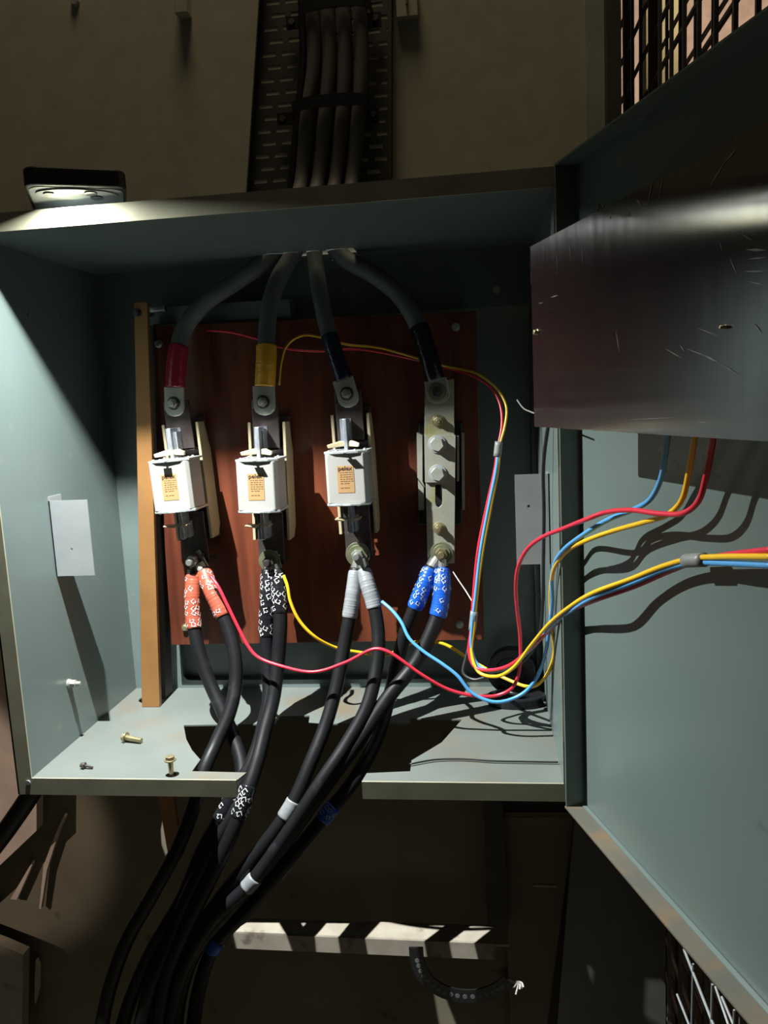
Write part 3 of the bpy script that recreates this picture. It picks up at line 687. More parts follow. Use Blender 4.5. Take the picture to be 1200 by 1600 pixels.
# upper pair from the board over the cables into the clip
wire('control_wire', 'thin yellow wire arching from the middle fuse right to the upper dark clip',
     Q((436, 602, .168), (440, 565, .170), (450, 538, .171), (474, 524, .171), (505, 528, .176), (540, 538, .178), (590, 543, .177), (640, 556, .174), (672, 566, .182), (705, 574, .172), (745, 584, .160), (775, 606, .148), (791, 635, .138), (789, 665, .133), (781, 694, .130)), 'w_yellow', 0.0012)
wire('control_wire', 'thin red wire crossing behind the grey cables to the upper dark clip',
     Q((322, 516, .182), (360, 519, .183), (400, 529, .184), (440, 543, .184), (490, 549, .184), (560, 546, .184), (640, 560, .184), (690, 573, .178), (735, 586, .162), (768, 607, .150), (782, 635, .140), (784, 665, .134), (779, 694, .130)), 'w_red', 0.0012)
def zz(u, v, off): return PD(u, v, off)
# bundle: red
OB = 0.030
wire('control_wire', 'red wire hanging from the upper clip and sweeping out across the door',
     Q((778, 694, .130), (774, 730, .128), (760, 795, .126), (747, 860, .124), (740, 930, .122), (736, 985, .120), (733, 1020, .118), (742, 1042, .110), (765, 1047, .100), (795, 1040, .088), (830, 1012, .066)) + Q((868, 975, .020), (890, 956, -.022)) + [zz(930, 938, .021), zz(990, 917, .012), zz(1045, 893, .0085), zz(1085, 878, .0095), zz(1130, 868, .012), zz(1215, 858, .016)], 'w_red')
wire('control_wire', 'yellow wire hanging from the upper clip and sweeping out across the door',
     Q((781, 694, .129), (778, 730, .127), (766, 795, .125), (754, 860, .123), (745, 930, .121), (740, 985, .119), (737, 1020, .116), (748, 1050, .106), (775, 1057, .094), (800, 1045, .082), (830, 1008, .060)) + Q((858, 975, .018), (888, 950, -.028)) + [zz(930, 925, .025), zz(985, 905, .016), zz(1035, 885, .013), zz(1080, 873, .0125), zz(1130, 870, .014), zz(1215, 870, .017)], 'w_yellow')
wire('control_wire', 'blue wire hanging from the upper clip and sweeping out across the door',
     Q((779.5, 696, .129), (776, 730, .1265), (763, 795, .1245), (751, 860, .1225), (743, 930, .1205), (737, 985, .1185), (737, 1015, .117), (746, 1038, .113), (768, 1050, .104), (797, 1042, .092), (835, 1008, .068)) + Q((862, 978, .022), (889, 957, -.022)) + [zz(930, 932, .0235), zz(990, 910, .0145), zz(1040, 889, .0115), zz(1085, 879, .0115), zz(1130, 880, .013), zz(1215, 884, .015)], 'w_blue')
for nm, lb, a, b, y_ in (('heat_shrink_sleeve', 'dark clip sleeve at the top of the hanging coloured wires', (779.5, 690), (777, 713), .129),
                         ('heat_shrink_sleeve', 'grey clip sleeve low on the hanging wires beside the board corner', (741, 955), (738, 985), .1215)):
    bm = bmesh.new(); tube(bm, catmull([P(*a, y_), P(*b, y_)], 4), 0.0037, 12); tagk(obj(nm, bm, 'clip', None, smooth=True), lb, 'sleeve', 'wire sleeves')
bm = bmesh.new(); tube(bm, catmull([zz(1072, 876, .0115), zz(1101, 874.5, .0115)], 4), 0.0040, 12); tagk(obj('heat_shrink_sleeve', bm, 'clip', None, smooth=True), 'grey clip sleeve round the wire bundle in front of the open door', 'sleeve', 'wire sleeves')
# three long wires from the cables, looping and rising to behind the brown panel
UP = .024
wire('control_wire', 'red wire from the orange-red taped cable rising at right behind the brown panel',
     Q((329, 900, .128), (340, 915, .122), (355, 945, .116), (372, 980, .112), (388, 1010, .108), (402, 1026, .105), (440, 1041, .100), (490, 1050, .098), (540, 1035, .098), (585, 1014, .096), (606, 1018, .094), (660, 1055, .092), (700, 1077, .094), (740, 1087, .094), (775, 1087, .094), (800, 1075, .092), (811, 1050, .090), (813, 1000, .080), (808, 950, .060), (806, 915, .045), (810, 885, .032), (824, 858, .015)) + Q((850, 838, -.012), (880, 826, -.030)) + [zz(915, 812, .030), zz(945, 801, .025), zz(985, 797, .022), zz(1035, 803, .020), zz(1070, 801, .019), zz(1092, 782, .018), zz(1103, 745, .018), zz(1112, 700, .020), zz(1118, 660, .024)], 'w_red')
wire('control_wire', 'yellow wire from below the middle fuse, rising at right behind the brown panel',
     Q((443, 899, .140), (449, 915, .136), (454, 940, .134), (468, 970, .134), (492, 995, .136), (525, 1012, .148), (560, 1019, .156), (605, 1023, .158), (645, 1004, .156), (690, 1005, .150), (740, 1034, .140), (785, 1058, .120), (830, 1073, .100), (852, 1058, .090), (866, 1020, .070), (862, 980, .050), (860, 930, .030), (862, 905, .015)) + Q((868, 883, -.006), (885, 862, -.030)) + [zz(920, 843, .025), zz(960, 829, .018), zz(1010, 815, .015), zz(1045, 803, .015), zz(1066, 780, .015), zz(1076, 740, .016), zz(1083, 700, .019), zz(1088, 660, .024)], 'w_yellow')
wire('control_wire', 'blue wire from the grey taped cable, rising at right behind the brown panel',
     Q((597, 940, .130), (612, 953, .122), (627, 972, .114), (640, 998, .106), (662, 1018, .100), (692, 1038, .094), (715, 1056, .090), (738, 1083, .086), (775, 1097, .082), (815, 1085, .082), (838, 1060, .080), (852, 1022, .066), (858, 985, .050), (863, 940, .030), (862, 905, .015)) + Q((866, 882, -.004), (880, 860, -.030)) + [zz(915, 833, .026), zz(950, 812, .019), zz(990, 796, .016), zz(1016, 780, .015), zz(1032, 750, .015), zz(1041, 700, .019), zz(1046, 655, .024)], 'w_blue')
wire('control_wire', 'black wire hanging past the right aluminium bracket and curling left',
     Q((862, 640, .02), (855, 675, .03), (849, 730, .04), (850, 800, .05), (849, 880, .06), (848, 940, .066), (842, 995, .076), (820, 1030, .088), (790, 1050, .096), (760, 1058, .102), (740, 1062, .106), (724, 1052, .112), (728, 1028, .118), (733, 1008, .122)), 'w_black', 0.0016)
wire('control_wire', 'thin pale bare wire beside the blue taped cables', Q((707, 892, .150), (716, 906, .144), (727, 922, .138), (738, 940, .126)), 'w_white', 0.0006)
wire('control_wire', 'short grey wire end poking out at the left edge of the brown panel', Q((808, 625, .03), (817, 637, .02), (828, 643, .0), (842, 648, -.03)), 'clip', 0.0006)
wire('loose_wire', 'thin black cord lying across the front right of the cabinet floor',
     [PZ(u, v, 0.0018) for u, v in ((558, 1211), (590, 1209), (630, 1200))][:0] + [PZ(u, v, 0.002) for u, v in ((640, 1194), (680, 1187), (722, 1186), (770, 1189), (820, 1190), (872, 1191))], 'w_black', 0.0008, 'cord')
bm = bmesh.new()
wire('loose_wire', 'looped dark cord hanging in the upper right corner behind the brown panel edge',
     [dpt(0.035, .004, .40), dpt(0.038, .006, .432), dpt(0.048, .006, .440), dpt(0.056, .006, .430), dpt(0.062, .006, .395)], 'w_black', 0.0013, 'cord')
wire('loose_wire', 'long dark cord arching over the top edge of the brown panel on the door',
     [dpt(0.085, .005, .38), dpt(0.100, .006, .425), dpt(0.125, .006, .436), dpt(0.15, .006, .42), dpt(0.165, .006, .39)], 'w_black', 0.0013, 'cord')

# ================================================================== BROWN INSULATING PANEL ON THE DOOR
def bp_point(u, v): return PD(u, v, .059)
pa, pc = bp_point(835, 668), bp_point(835, 383)
s_left = (pa - DH).dot(DD)
ip = thing('insulating_panel', 'large glossy dark brown scratched panel standing off the open door', 'panel', pa)
m = M['bakelite']; nt = m.node_tree
b_ = nt.nodes['Principled BSDF']
tn = nt.nodes.new('ShaderNodeTangent'); tn.direction_type = 'RADIAL'; tn.axis = 'Z'
nt.links.new(tn.outputs[0], b_.inputs['Tangent'])
# scratches: thin stretched noise lifting colour and roughness
tc = nt.nodes.new('ShaderNodeTexCoord'); mp = nt.nodes.new('ShaderNodeMapping'); mp.inputs['Scale'].default_value = (60, 60, 6); mp.inputs['Rotation'].default_value = (0.25, 0.1, 0)
nz = nt.nodes.new('ShaderNodeTexNoise'); nz.inputs['Scale'].default_value = 3.0; nz.inputs['Detail'].default_value = 8; nz.inputs['Roughness'].default_value = 0.65
nt.links.new(tc.outputs['Object'], mp.inputs[0]); nt.links.new(mp.outputs[0], nz.inputs['Vector'])
mr = nt.nodes.new('ShaderNodeMapRange'); mr.inputs['From Min'].default_value = 0.35; mr.inputs['From Max'].default_value = 0.75; mr.inputs['To Min'].default_value = 0.115; mr.inputs['To Max'].default_value = 0.15; b_.inputs['IOR'].default_value = 1.9
nt.links.new(nz.outputs['Fac'], mr.inputs['Value']); nt.links.new(mr.outputs[0], b_.inputs['Roughness'])
bm = bmesh.new()
zs0, zs1 = 0.2955, 0.4122; s0, s1 = s_left, 0.43; o0 = .059
def pp(s, off, z): q = DH + DD*s + DN*off; return Vector((q.x, q.y, z))
prism(bm, [pp(s0, o0, zs0), pp(s1, o0, zs0), pp(s1, o0, zs1), pp(s0, o0, zs1)], DN*-0.002)

for u0, v0, u1, v1, wd in ((1023, 269, 1010, 326, .0006), (1037, 272, 1028, 319, .0004), (1151, 233, 1133, 253, .0009), (1133, 253, 1110, 290, .0006), (995, 312, 1002, 322, .0012), (983, 330, 984, 338, .0008),
        (953, 338, 954, 342, .0010), (1073, 545, 1110, 559, .0003), (1098, 554, 1123, 566, .0008), (1123, 566, 1155, 586, .0004), (1091, 513, 1123, 525, .0003), (1158, 365, 1176, 376, .0004), (1165, 390, 1198, 391, .0010), (1168, 405, 1198, 402, .0006),
        (1162, 424, 1196, 424, .0006), (1141, 404, 1151, 428, .0004), (962, 515, 968, 550, .0004), (841, 474, 849, 473, .0004), (860, 465, 873, 461, .0007), (909, 378, 911, 416, .0003), (870, 382, 871, 430, .0003), (890, 372, 892, 408, .0003),
        (1090, 660, 1108, 659, .0004), (980, 656, 1060, 652, .0003), (1040, 545, 1066, 560, .0004), (1062, 538, 1070, 550, .0004), (1125, 378, 1128, 392, .0004), (1178, 505, 1190, 520, .0005), (1170, 440, 1196, 446, .0005)):
    a, b = PD(u0, v0, .0592), PD(u1, v1, .0592); d = (b - a).normalized(); sd = d.cross(DN)*wd*0.5
    prism(bm, [a, (a+b)/2 + sd, b, (a+b)/2 - sd], DN*0.00015, 1)
for z_ in (0.4115, 0.407, 0.402, 0.396, 0.392): prism(bm, [pp(s0-0.0001, o0-0.0018, z_), pp(s0-0.0001, o0+0.0002, z_), pp(s0-0.0001, o0+0.0002, z_-0.0035), pp(s0-0.0001, o0-0.0018, z_-0.003)], DD*-0.00015, 1)
obj('sheet', bm, ['bakelite', mat('pale_scratch', (0.22, 0.22, 0.23), rough=0.5)], ip)
for (u, v) in ((840, 519), (1134, 511)):
    q = PD(u, v, .059); bolt(ip, q, DN, 0.0022 if u < 900 else 0.0010, 0.0017 if u < 900 else 0.0008, 0, 0, 'brass', 'brass', name='panel_screw', wt=0.0006, nh=0.001, six=12)
bm = bmesh.new()
for s, z in ((s0+0.012, 0.41), (s0+0.16, 0.41), (s0+0.30, 0.41)):
    prism(bm, [pp(s, 0, z-0.022), pp(s+0.012, 0, z-0.022), pp(s+0.012, 0, z-0.004), pp(s, 0, z-0.004)], DN*0.057)
obj('standoff_bracket', bm, 'bracket', ip)
bm = bmesh.new(); q = PD(858, 376, .057); 
prism(bm, [pp(s0+0.002, .045, zs1-0.001), pp(s0+0.010, .045, zs1-0.001), pp(s0+0.010, .057, zs1-0.001), pp(s0+0.002, .057, zs1-0.001)], (0, 0, 0.0015)); obj('corner_clip', bm, 'lug', ip)

# ================================================================== PHONE
ph = thing('smartphone', 'smartphone lying over the cabinet roof edge with its torch lit', 'phone', (0.085, 0.02, H_+FL))
bm = bmesh.new()
# local frame of the phone: tilted a little, camera end overhanging the front
xL, xR = P(26, 290, -0.036).x, P(172, 290, -0.036).x
tilt = math.radians(3.6)
def pt(x, s, h):   # s: distance from the front end to the back, h: above the underside
    y = -0.036 + s*math.cos(tilt) + h*math.sin(tilt)
    z = TORCH.z + 0.0022 + (0.0174 - s)*math.sin(tilt) + h*math.cos(tilt)
    dx_, dy_ = x - TORCH.x, y - TORCH.y; ca, sa = math.cos(math.radians(25)), math.sin(math.radians(25))
    return Vector((TORCH.x + dx_*ca - dy_*sa, TORCH.y + dx_*sa + dy_*ca, z))
r_ = 0.010; out = []
for cx_, cy_, a0 in ((xR-r_, r_, -90), (xR-r_, 0.15-r_, 0), (xL+r_, 0.15-r_, 90), (xL+r_, r_, 180)):
    for k_ in range(7):
        a = math.radians(a0 + 15*k_); out.append((cx_ + r_*math.cos(a), cy_ + r_*math.sin(a)))
a_ = [pt(x, s, 0) for x, s in out]
nrm = (pt(0, 0, 1) - pt(0, 0, 0)); prism(bm, a_, nrm*0.0135); obj('case', bm, 'black_plastic', ph, bevel=0.0015)
bm = bmesh.new(); cxm = (xL+xR)/2
o2 = [((x-cxm)*0.93+cxm, (s-0.075)*0.95+0.0765) for x, s in out]
prism(bm, [pt(x, s, -0.0004) for x, s in o2], nrm*0.0006); obj('back_cover', bm, 'phone_back', ph)
bm = bmesh.new(); el = [(cxm + 0.030*math.cos(t*0.19635), 0.0180 + 0.0125*math.sin(t*0.19635)) for t in range(32)]
prism(bm, [pt(x, s, -0.0014) for x, s in el], nrm*0.0012); obj('camera_island', bm, 'phone_back', ph, bevel=0.0003)
for dx, s in ((0.010, 0.0125), (0.014, 0.0225), (-0.020, 0.018)):
    bm = bmesh.new(); cyl(bm, pt(cxm+dx, s, -0.0013), -nrm, 0.0048, 0.0009, 24); obj('camera_lens', bm, 'glass', ph)
bm = bmesh.new(); cyl(bm, TORCH + Vector((0, 0, 0.0010)), (0, 0, -1), 0.0026, 0.0006, 16); obj('torch_led', bm, 'led', ph)

# ================================================================== LOOSE HARDWARE ON THE FLOOR PLATE
def loose(name, label, head, tip, hr, sr, m):
    head, tip = Vector(head), Vector(tip); ax = (tip-head).normalized()
    root = thing(name, label, 'screw', head)
    bm = bmesh.new(); cyl(bm, head, ax, hr, 0.0012, 20); cyl(bm, head - ax*0.003, ax, hr*0.8, 0.003, 6); obj('head', bm, m, root, bevel=0.0003)
    bm = bmesh.new(); cyl(bm, head, ax, sr, (tip-head).length, 14, r2=sr*0.85); obj('shank', bm, m, root)
a, b = PZ(196, 1152, 0.0045), PZ(221, 1157, 0.0030); loose('loose_bolt', 'yellowish hex bolt lying on the left of the cabinet floor', a, b, 0.0052, 0.0028, 'brass')
a, b = PZ(131, 1196, 0.0030), PZ(145, 1199, 0.0016); loose('loose_screw', 'small dark screw lying near the front left corner of the cabinet floor', a, b, 0.0030, 0.0012, 'dark_steel')
q = PZ(267, 1212, 0.0); loose('standing_bolt', 'yellowish bolt standing upright in a slot at the front edge of the cabinet floor', (q.x, 0.0075, 0.0145), (q.x, 0.0075, -0.004), 0.0052, 0.0024, 'brass')

# black coil / device at the back right of the floor
cc = PZ(808, 1108, 0.0)
dv = thing('black_clamp_device', 'black round plastic device lying at the back right of the cabinet floor', 'device', (cc.x, cc.y+0.01, 0))
bm = bmesh.new()
el = [(cc.x + 0.030*math.cos(t*0.2618), cc.y + 0.014 + 0.0175*math.sin(t*0.2618), 0.0) for t in range(24)]
prism(bm, el, (0, 0, 0.011)); obj('base', bm, 'black_plastic', dv, bevel=0.002)
bm = bmesh.new(); ring(bm, (cc.x-0.004, cc.y+0.036, 0.026), (0.15, 1, 0), 0.026, 0.015, 0.012, 32); obj('ring', bm, 'black_plastic', dv, bevel=0.0015, smooth=False)
bm = bmesh.new(); tube(bm, catmull([(cc.x+0.012, cc.y+0.006, 0.010), (cc.x+0.0, cc.y, 0.0155), (cc.x-0.012, cc.y+0.006, 0.0165), (cc.x-0.020, cc.y+0.012, 0.012)], 6), 0.0022, 10); obj('lever', bm, 'black_plastic', dv, smooth=True)
bm = bmesh.new(); tube(bm, catmull([(cc.x+0.022, cc.y+0.01, 0.006), (cc.x+0.034, cc.y+0.004, 0.003), (cc.x+0.044, cc.y+0.012, 0.003), (cc.x+0.050, cc.y+0.03, 0.006), (cc.x+0.050, cc.y+0.045, 0.03), (cc.x+0.048, cc.y+0.06, 0.08)], 6), 0.0016, 10); obj('lead', bm, 'black_plastic', dv, smooth=True)

# ================================================================== CABLE TRAY ON THE WALL
TY = 0.2694
zl, zh = P(500, 300, TY).z - 0.02, 1.02
def wx(u, v): q = P(u, v, TY); return q
tl0, tl1 = wx(392, 290), wx(411, 0); tr0, tr1 = wx(611, 285), wx(612, 0)
tr = thing('cable_tray', 'dull perforated metal cable tray running up the wall above the cabinet', 'cable tray', ((tl0.x+tr0.x)/2, WY, zl))
bm = bmesh.new()
def ed(z, L=True):
    a, b = (tl0, tl1) if L else (tr0, tr1); t = (z - a.z)/(b.z - a.z); return a.x + (b.x-a.x)*t
z = zl; row = 0; pitch = 0.0128
while z < zh:
    xa_, xb_ = ed(z), ed(z, False)
    box(bm, (xa_, TY, z), (xb_, TY+0.0005, z+pitch-0.0044))
    x = xa_ + 0.005 + (0.007 if row % 2 else 0)
    prev = xa_
    while x < xb_ - 0.004:
        e = min(x + 0.0145, xb_-0.004)
        box(bm, (prev, TY, z+pitch-0.0044), (x, TY+0.0005, z+pitch)); prev = e; x = e + 0.0065
    box(bm, (prev, TY, z+pitch-0.0044), (xb_, TY+0.0005, z+pitch))
    z += pitch; row += 1
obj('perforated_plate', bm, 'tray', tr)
bm = bmesh.new()
for L in (True, False):
    a0, a1 = ed(zl, L), ed(zh, L); s = -1 if L else 1
    prism(bm, [(a0, TY-0.012, zl), (a0+0.0012*s, TY-0.012, zl), (a1+0.0012*s, TY-0.012, zh), (a1, TY-0.012, zh)], (0, 0.0125, 0))
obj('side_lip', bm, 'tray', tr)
YC = 0.250
for k_, (lb, pts) in enumerate((
    ('leftmost of the four dusty cables clamped on the wall tray', ((466, 330), (470, 290), (480, 185), (491, 100), (489, 30), (486, -40))),
    ('second from left of the four dusty cables clamped on the wall tray', ((492, 330), (496, 290), (508, 185), (515, 100), (513, 30), (510, -40))),
    ('third from left of the four dusty cables clamped on the wall tray', ((519, 330), (523, 290), (535, 185), (539, 100), (538, 30), (534, -40))),
    ('rightmost of the four dusty cables clamped on the wall tray', ((546, 330), (549, 290), (560, 185), (565, 100), (563, 30), (560, -40))))):
    bm = bmesh.new(); pz = [P(u, v, YC) for u, v in pts]; pz[0] = Vector((pz[0].x, 0.215, pz[0].z)); 
    tube(bm, catmull(pz, 8), 0.0078, 14)
    tagk(obj('wall_cable', bm, 'cable_wall', None, smooth=True), lb, 'cable', 'cables on the wall tray')
bm = bmesh.new(); tube(bm, catmull([P(u, v, .254) for u, v in ((452, 320), (456, 285), (465, 190), (474, 100), (473, 30), (470, -40))], 8), 0.0045, 10)
tagk(obj('thin_wall_cable', bm, 'cable', None, smooth=True), 'thinner dark cable running up the tray left of the four dusty ones', 'cable')
for nm, (uL, vL), (uR, vR) in (('top', (448, 38), (596, 30)), ('mid', (434, 188), (592, 180))):
    a, b = P(uL, vL, 0.262), P(uR, vR, 0.262)
    root = thing('cable_clamp', 'dark metal clamp across the tray cables at the top of the picture' if nm == 'top' else 'dark metal clamp across the tray cables nearer the cabinet roof', 'clamp', ((a.x+b.x)/2, 0.262, a.z), 'tray clamps')
    bm = bmesh.new()
    dx = 0.018; zc = (a.z+b.z)/2 + 0.006
    pts = [Vector((a.x+dx, .258, zc-0.004)), Vector((a.x+dx+0.004, .242, zc)), Vector((a.x+dx+0.014, .2395, zc+0.002)), Vector((b.x-0.022, .2395, zc+0.002)), Vector((b.x-0.011, .243, zc)), Vector((b.x-0.008, .258, zc-0.006))]
    path = catmull(pts, 5)
    rings = []
    for p_ in path: rings.append([bm.verts.new(p_ + Vector(q)) for q in ((0, 0, -0.006), (0, -0.0015, -0.006), (0, -0.0015, 0.006), (0, 0, 0.006))])
    for i_ in range(len(rings)-1):
        for k_ in range(4): bm.faces.new((rings[i_][k_], rings[i_][(k_+1) % 4], rings[i_+1][(k_+1) % 4], rings[i_+1][k_]))
    bm.faces.new(rings[0]); bm.faces.new(rings[-1][::-1])
    box(bm, (a.x, .259, a.z-0.006), (a.x+dx+0.003, .2615, a.z+0.006)); box(bm, (b.x-dx-0.003, .259, b.z-0.008), (b.x, .2615, b.z+0.006))
    obj('strap', bm, 'black_plastic', root)
    for q in (a, b):
        bm = bmesh.new(); sx = 1 if q is a else -1
        cyl(bm, (q.x+0.006*sx, .259, q.z), (0, -1, 0), 0.0035, 0.003, 6); obj('screw', bm, 'tray', root)
# small fittings on the wall
q = P(118, 3, WY); bm = bmesh.new(); cyl(bm, (q.x, WY, q.z), (0, -1, 0), 0.005, 0.004, 16, r2=0.004); tagk(obj('wall_plug', bm, 'white', None), 'small white round plug on the wall at the top left', 'plug')
a, b = P(270, -12, WY-0.015), P(292, 19, WY-0.015); bm = bmesh.new(); box(bm, (a.x, WY-0.015, b.z), (b.x, WY, a.z)); tagk(obj('wall_box', bm, 'wall', None, bevel=0.001), 'small plaster-coloured box on the wall left of the tray', 'junction box')
a, b = P(616, -30, WY-0.02), P(652, 17, WY-0.02)
sb = thing('wall_switch', 'pale switch plate on the wall right of the cable tray', 'switch', ((a.x+b.x)/2, WY, b.z))
bm = bmesh.new(); box(bm, (a.x, WY-0.010, b.z), (b.x, WY, a.z)); obj('plate', bm, 'wall', sb, bevel=0.001)
bm = bmesh.new(); box(bm, (a.x+0.010, WY-0.014, b.z+0.010), (b.x-0.010, WY-0.010, a.z-0.004)); obj('rocker', bm, 'wall_low', sb, bevel=0.001)

# ================================================================== GRILLES (wire mesh fence at the right)
def grille(name, label, x, y0, y1, z0, z1, sy, sz, r, offy=0.0):
    root = thing(name, label, 'grille', (x, (y0+y1)/2, z0), 'wire mesh screens')
    bm = bmesh.new()
    y = y0 + offy
    while y < y1: box(bm, (x-r, y-r, z0), (x+r, y+r, z1)); y += sy
    obj('upright_rods', bm, 'grille', root)
    bm = bmesh.new(); z = z0 + 0.02
    while z < z1: box(bm, (x+r, y0, z-r), (x+3*r, y1, z+r)); z += sz
    obj('cross_rods', bm, 'grille', root)
    bm = bmesh.new()
    box(bm, (x-0.008, y1, z0), (x+0.008, y1+0.016, z1)); box(bm, (x-0.008, y0-0.016, z0), (x+0.008, y0, z1)); box(bm, (x-0.008, y0, z0-0.016), (x+0.008, y1, z0))
    obj('frame', bm, 'grille', root)
    return root
grille('mesh_screen', 'near dark wire mesh screen behind the open cabinet door', 0.60, -0.22, 0.56, -0.85, 1.35, 0.0485, 0.046, 0.0017, 0.003)
grille('mesh_screen', 'farther dark wire mesh screen seen through the near one at the top right', 0.72, -0.10, 0.85, -0.85, 1.7, 0.085, 0.085, 0.0022, 0.02)
for i_, (u0, u1, c) in enumerate(((962, 972, 'w'), (984, 1000, 'd'))):
    a, b = P(u0, 80, 0.9), P(u1, 80, 0.9)
    bm = bmesh.new(); box(bm, (a.x, 0.95, -0.9), (b.x, 0.97, 2.2))
    tagk(obj('upright_post', bm, 'pinkwall' if i_ == 0 else 'dark_frame', None), 'pale narrow upright strip behind the mesh beside the wall end' if i_ == 0 else 'dark upright post behind the mesh near the wall end', 'post')
bm = bmesh.new(); a = P(1010, 90, 1.2); b = P(1072, 90, 1.2); box(bm, (a.x, 1.2, -0.9), (b.x, 1.24, P(1040, -60, 1.2).z+0.6)); tagk(obj('cream_cupboard', bm, mat('yellowish_cream_paint', (0.17, 0.155, 0.075), rough=0.7), None), 'yellowish cream upright panel seen through the mesh at the top right', 'panel')

# ================================================================== BELOW THE CABINET
# ledge: angle iron across
a = PZ(395, 1435, -0.273); b = PZ(360, 1458, -0.273); c = PZ(795, 1476, -0.273); d = PZ(795, 1446, -0.273)
lg = thing('angle_iron_ledge', 'chipped pale painted angle iron crossing below the cabinet', 'ledge', ((b.x+c.x)/2, (a.y+b.y)/2, -0.295))
bm = bmesh.new(); prism(bm, [a, b, c, d], (0, 0, -0.003)); obj('top_flange', bm, 'ledge', lg)
bm = bmesh.new(); e = PZ(772, 1475, -0.273); prism(bm, [b, e, e + Vector((0, 0, -0.019)), b + Vector((0.004, 0, -0.019))], (0, 0.003, 0)); obj('front_flange', bm, 'ledge', lg)
# stand posts
for lb, (u0, u1), (v0, v1), y_, m_ in (('dark steel upright below the cabinet behind the right end of the ledge', (755, 790), (1250, 1448), 0.245, 'dark_frame'),):
    bm = bmesh.new(); prism(bm, [P(u0, v0, y_), P(u1-4, v0, y_), P(795, v1, y_), P(762, v1, y_)], (0, 0.02, 0)); tagk(obj('stand_post', bm, m_, None), lb, 'post')
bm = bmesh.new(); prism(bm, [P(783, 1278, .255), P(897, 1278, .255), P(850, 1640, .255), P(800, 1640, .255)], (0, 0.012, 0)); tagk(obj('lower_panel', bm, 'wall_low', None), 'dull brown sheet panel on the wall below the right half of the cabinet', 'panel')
bm = bmesh.new(); prism(bm, [P(834, 1383, .254), P(870, 1384, .254), P(870, 1387, .254), P(834, 1386, .254)], (0, 0.002, 0)); tagk(obj('pale_chip', bm, 'ledge', None), 'small pale horizontal chip on the brown panel below the cabinet', 'chip')
# dark sheet standing in for the unlit area behind the cabinet door
bm = bmesh.new(); prism(bm, [P(900, 1255, .24), P(1040, 1255, .24), P(1040, 1700, .24), P(862, 1700, .24)], (0, 0.01, 0)); tagk(obj('unlit_area_board', bm, 'grille', None), 'dark board standing in for the unlit area under the open cabinet door', 'board')
fr_ = thing('fence_rods', 'pale bare steel fence rods catching the light under the open door at bottom right', 'fence', PX(1112, 1640, .53))
for (u0, v0, u1, v1, g) in ((1069, 1484, 1124, 1625, 2.2), (1058, 1554, 1086, 1625, 2.0), (1083, 1506, 1080, 1630, 1.6), (1113, 1538, 1111, 1630, 2.0), (1118, 1542, 1148, 1630, 1.8), (1128, 1558, 1158, 1630, 1.8), (1147, 1578, 1146, 1630, 1.4)):
    bm = bmesh.new(); a, b = PX(u0, v0, .53), PX(u1, v1, .53); cyl(bm, a, b - a, g*0.0004, (b - a).length, 10); obj('rod', bm, 'bracket', fr_)
# black perforated strap hanging below the ledge
st = thing('hanging_strap', 'black perforated strap with a frayed white end hanging below the ledge', 'strap', PZ(652, 1495, -0.29))
sp = [P(u, v, .16) for u, v in ((650, 1480), (652, 1500), (662, 1524), (685, 1545), (715, 1555), (750, 1555), (778, 1545), (795, 1532))]
path = catmull(sp, 6); fr = frames(path); bm = bmesh.new(); rings = []
for p_, (t, n_, b2) in zip(path, fr):
    rings.append([bm.verts.new(p_ + n_*a_*0.0010 + b2*c_*0.0078) for a_, c_ in ((-1, -1), (1, -1), (1, 1), (-1, 1))])
for i_ in range(len(rings)-1):
    for k_ in range(4): bm.faces.new((rings[i_][k_], rings[i_][(k_+1) % 4], rings[i_+1][(k_+1) % 4], rings[i_+1][k_]))
bm.faces.new(rings[0]); bm.faces.new(rings[-1][::-1])
for i_ in range(6, len(path)-3, 2):
    t, n_, b2 = fr[i_]; cyl(bm, path[i_] + n_*0.0009, n_, 0.0026, 0.0004, 12, mi=1)
obj('band', bm, ['black_plastic', 'cable_grey'], st)
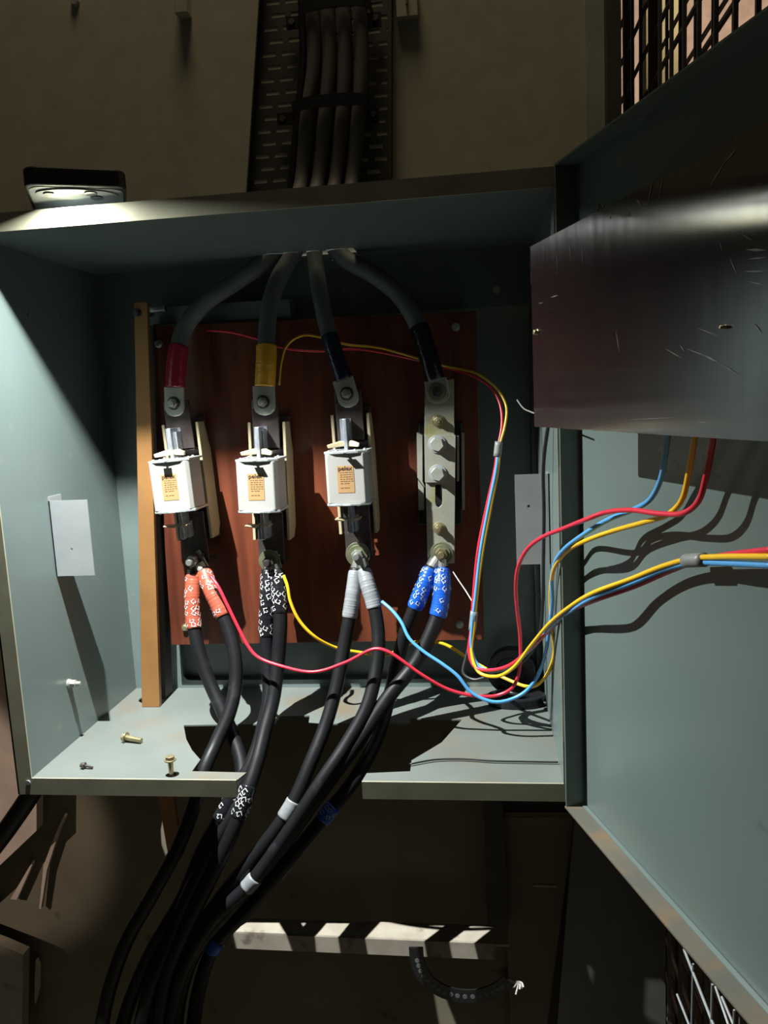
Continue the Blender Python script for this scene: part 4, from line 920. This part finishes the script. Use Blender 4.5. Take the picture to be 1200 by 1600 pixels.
bm = bmesh.new()
for k_ in range(7):
    e0 = sp[-1]; q = [e0 + Vector((random.uniform(-.003, .003), 0, random.uniform(-.003, .004))), P(806+k_*1.5, 1534+random.uniform(-3, 5), .16), P(800+k_*3, 1548+random.uniform(-6, 8), .158+random.uniform(-.004, .004))]
    tube(bm, catmull(q, 4), 0.0009, 6)
obj('frayed_end', bm, 'w_white', st)

# ------------------------------------------------------------------ left of the cabinet: patches of light as pale slabs, and a block
YP = 0.12
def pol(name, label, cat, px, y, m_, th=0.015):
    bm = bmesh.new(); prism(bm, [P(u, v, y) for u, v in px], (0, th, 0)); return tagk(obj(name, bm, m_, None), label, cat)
pol('lit_wall_patch', 'lit patch of pinkish beige wall built as a board, below the left cabinet corner', 'board', [(-160, 900), (58, 900), (57, 1298), (0, 1352), (-160, 1500)], .235, 'pinkwall')  # slab cut to the outline of a lit patch of wall
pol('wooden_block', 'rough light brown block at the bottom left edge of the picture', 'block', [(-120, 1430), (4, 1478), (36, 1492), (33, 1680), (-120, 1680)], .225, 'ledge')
pol('light_sliver', 'thin tapered sliver of light built as a strip, just right of the beige patch', 'strip', [(100, 1274), (102, 1276), (92, 1300), (73, 1360), (64, 1420), (61, 1420), (68, 1352), (88, 1300)], .262, 'pinkwall', 0.006)  # slivers of light on the wall, modelled as pale strips
pol('light_sliver', 'short slanting sliver of light built as a strip, below the beige patch', 'strip', [(50, 1347), (50, 1352), (26, 1406), (16, 1405)], .262, 'pinkwall', 0.006)
pol('light_sliver', 'narrow broken sliver of light built as a strip, beside the light brown block', 'strip', [(56, 1500), (60, 1510), (60, 1545), (54, 1570), (54, 1530)], .262, 'pinkwall', 0.006)
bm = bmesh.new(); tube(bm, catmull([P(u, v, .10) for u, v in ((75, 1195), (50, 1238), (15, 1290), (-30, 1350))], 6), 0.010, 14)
tagk(obj('shadow_band', bm, 'cable', None, smooth=True), 'diagonal shadow band built as a black tube behind the lower left cabinet corner', 'cable')  # black tube standing in for the diagonal shadow across the lit patch
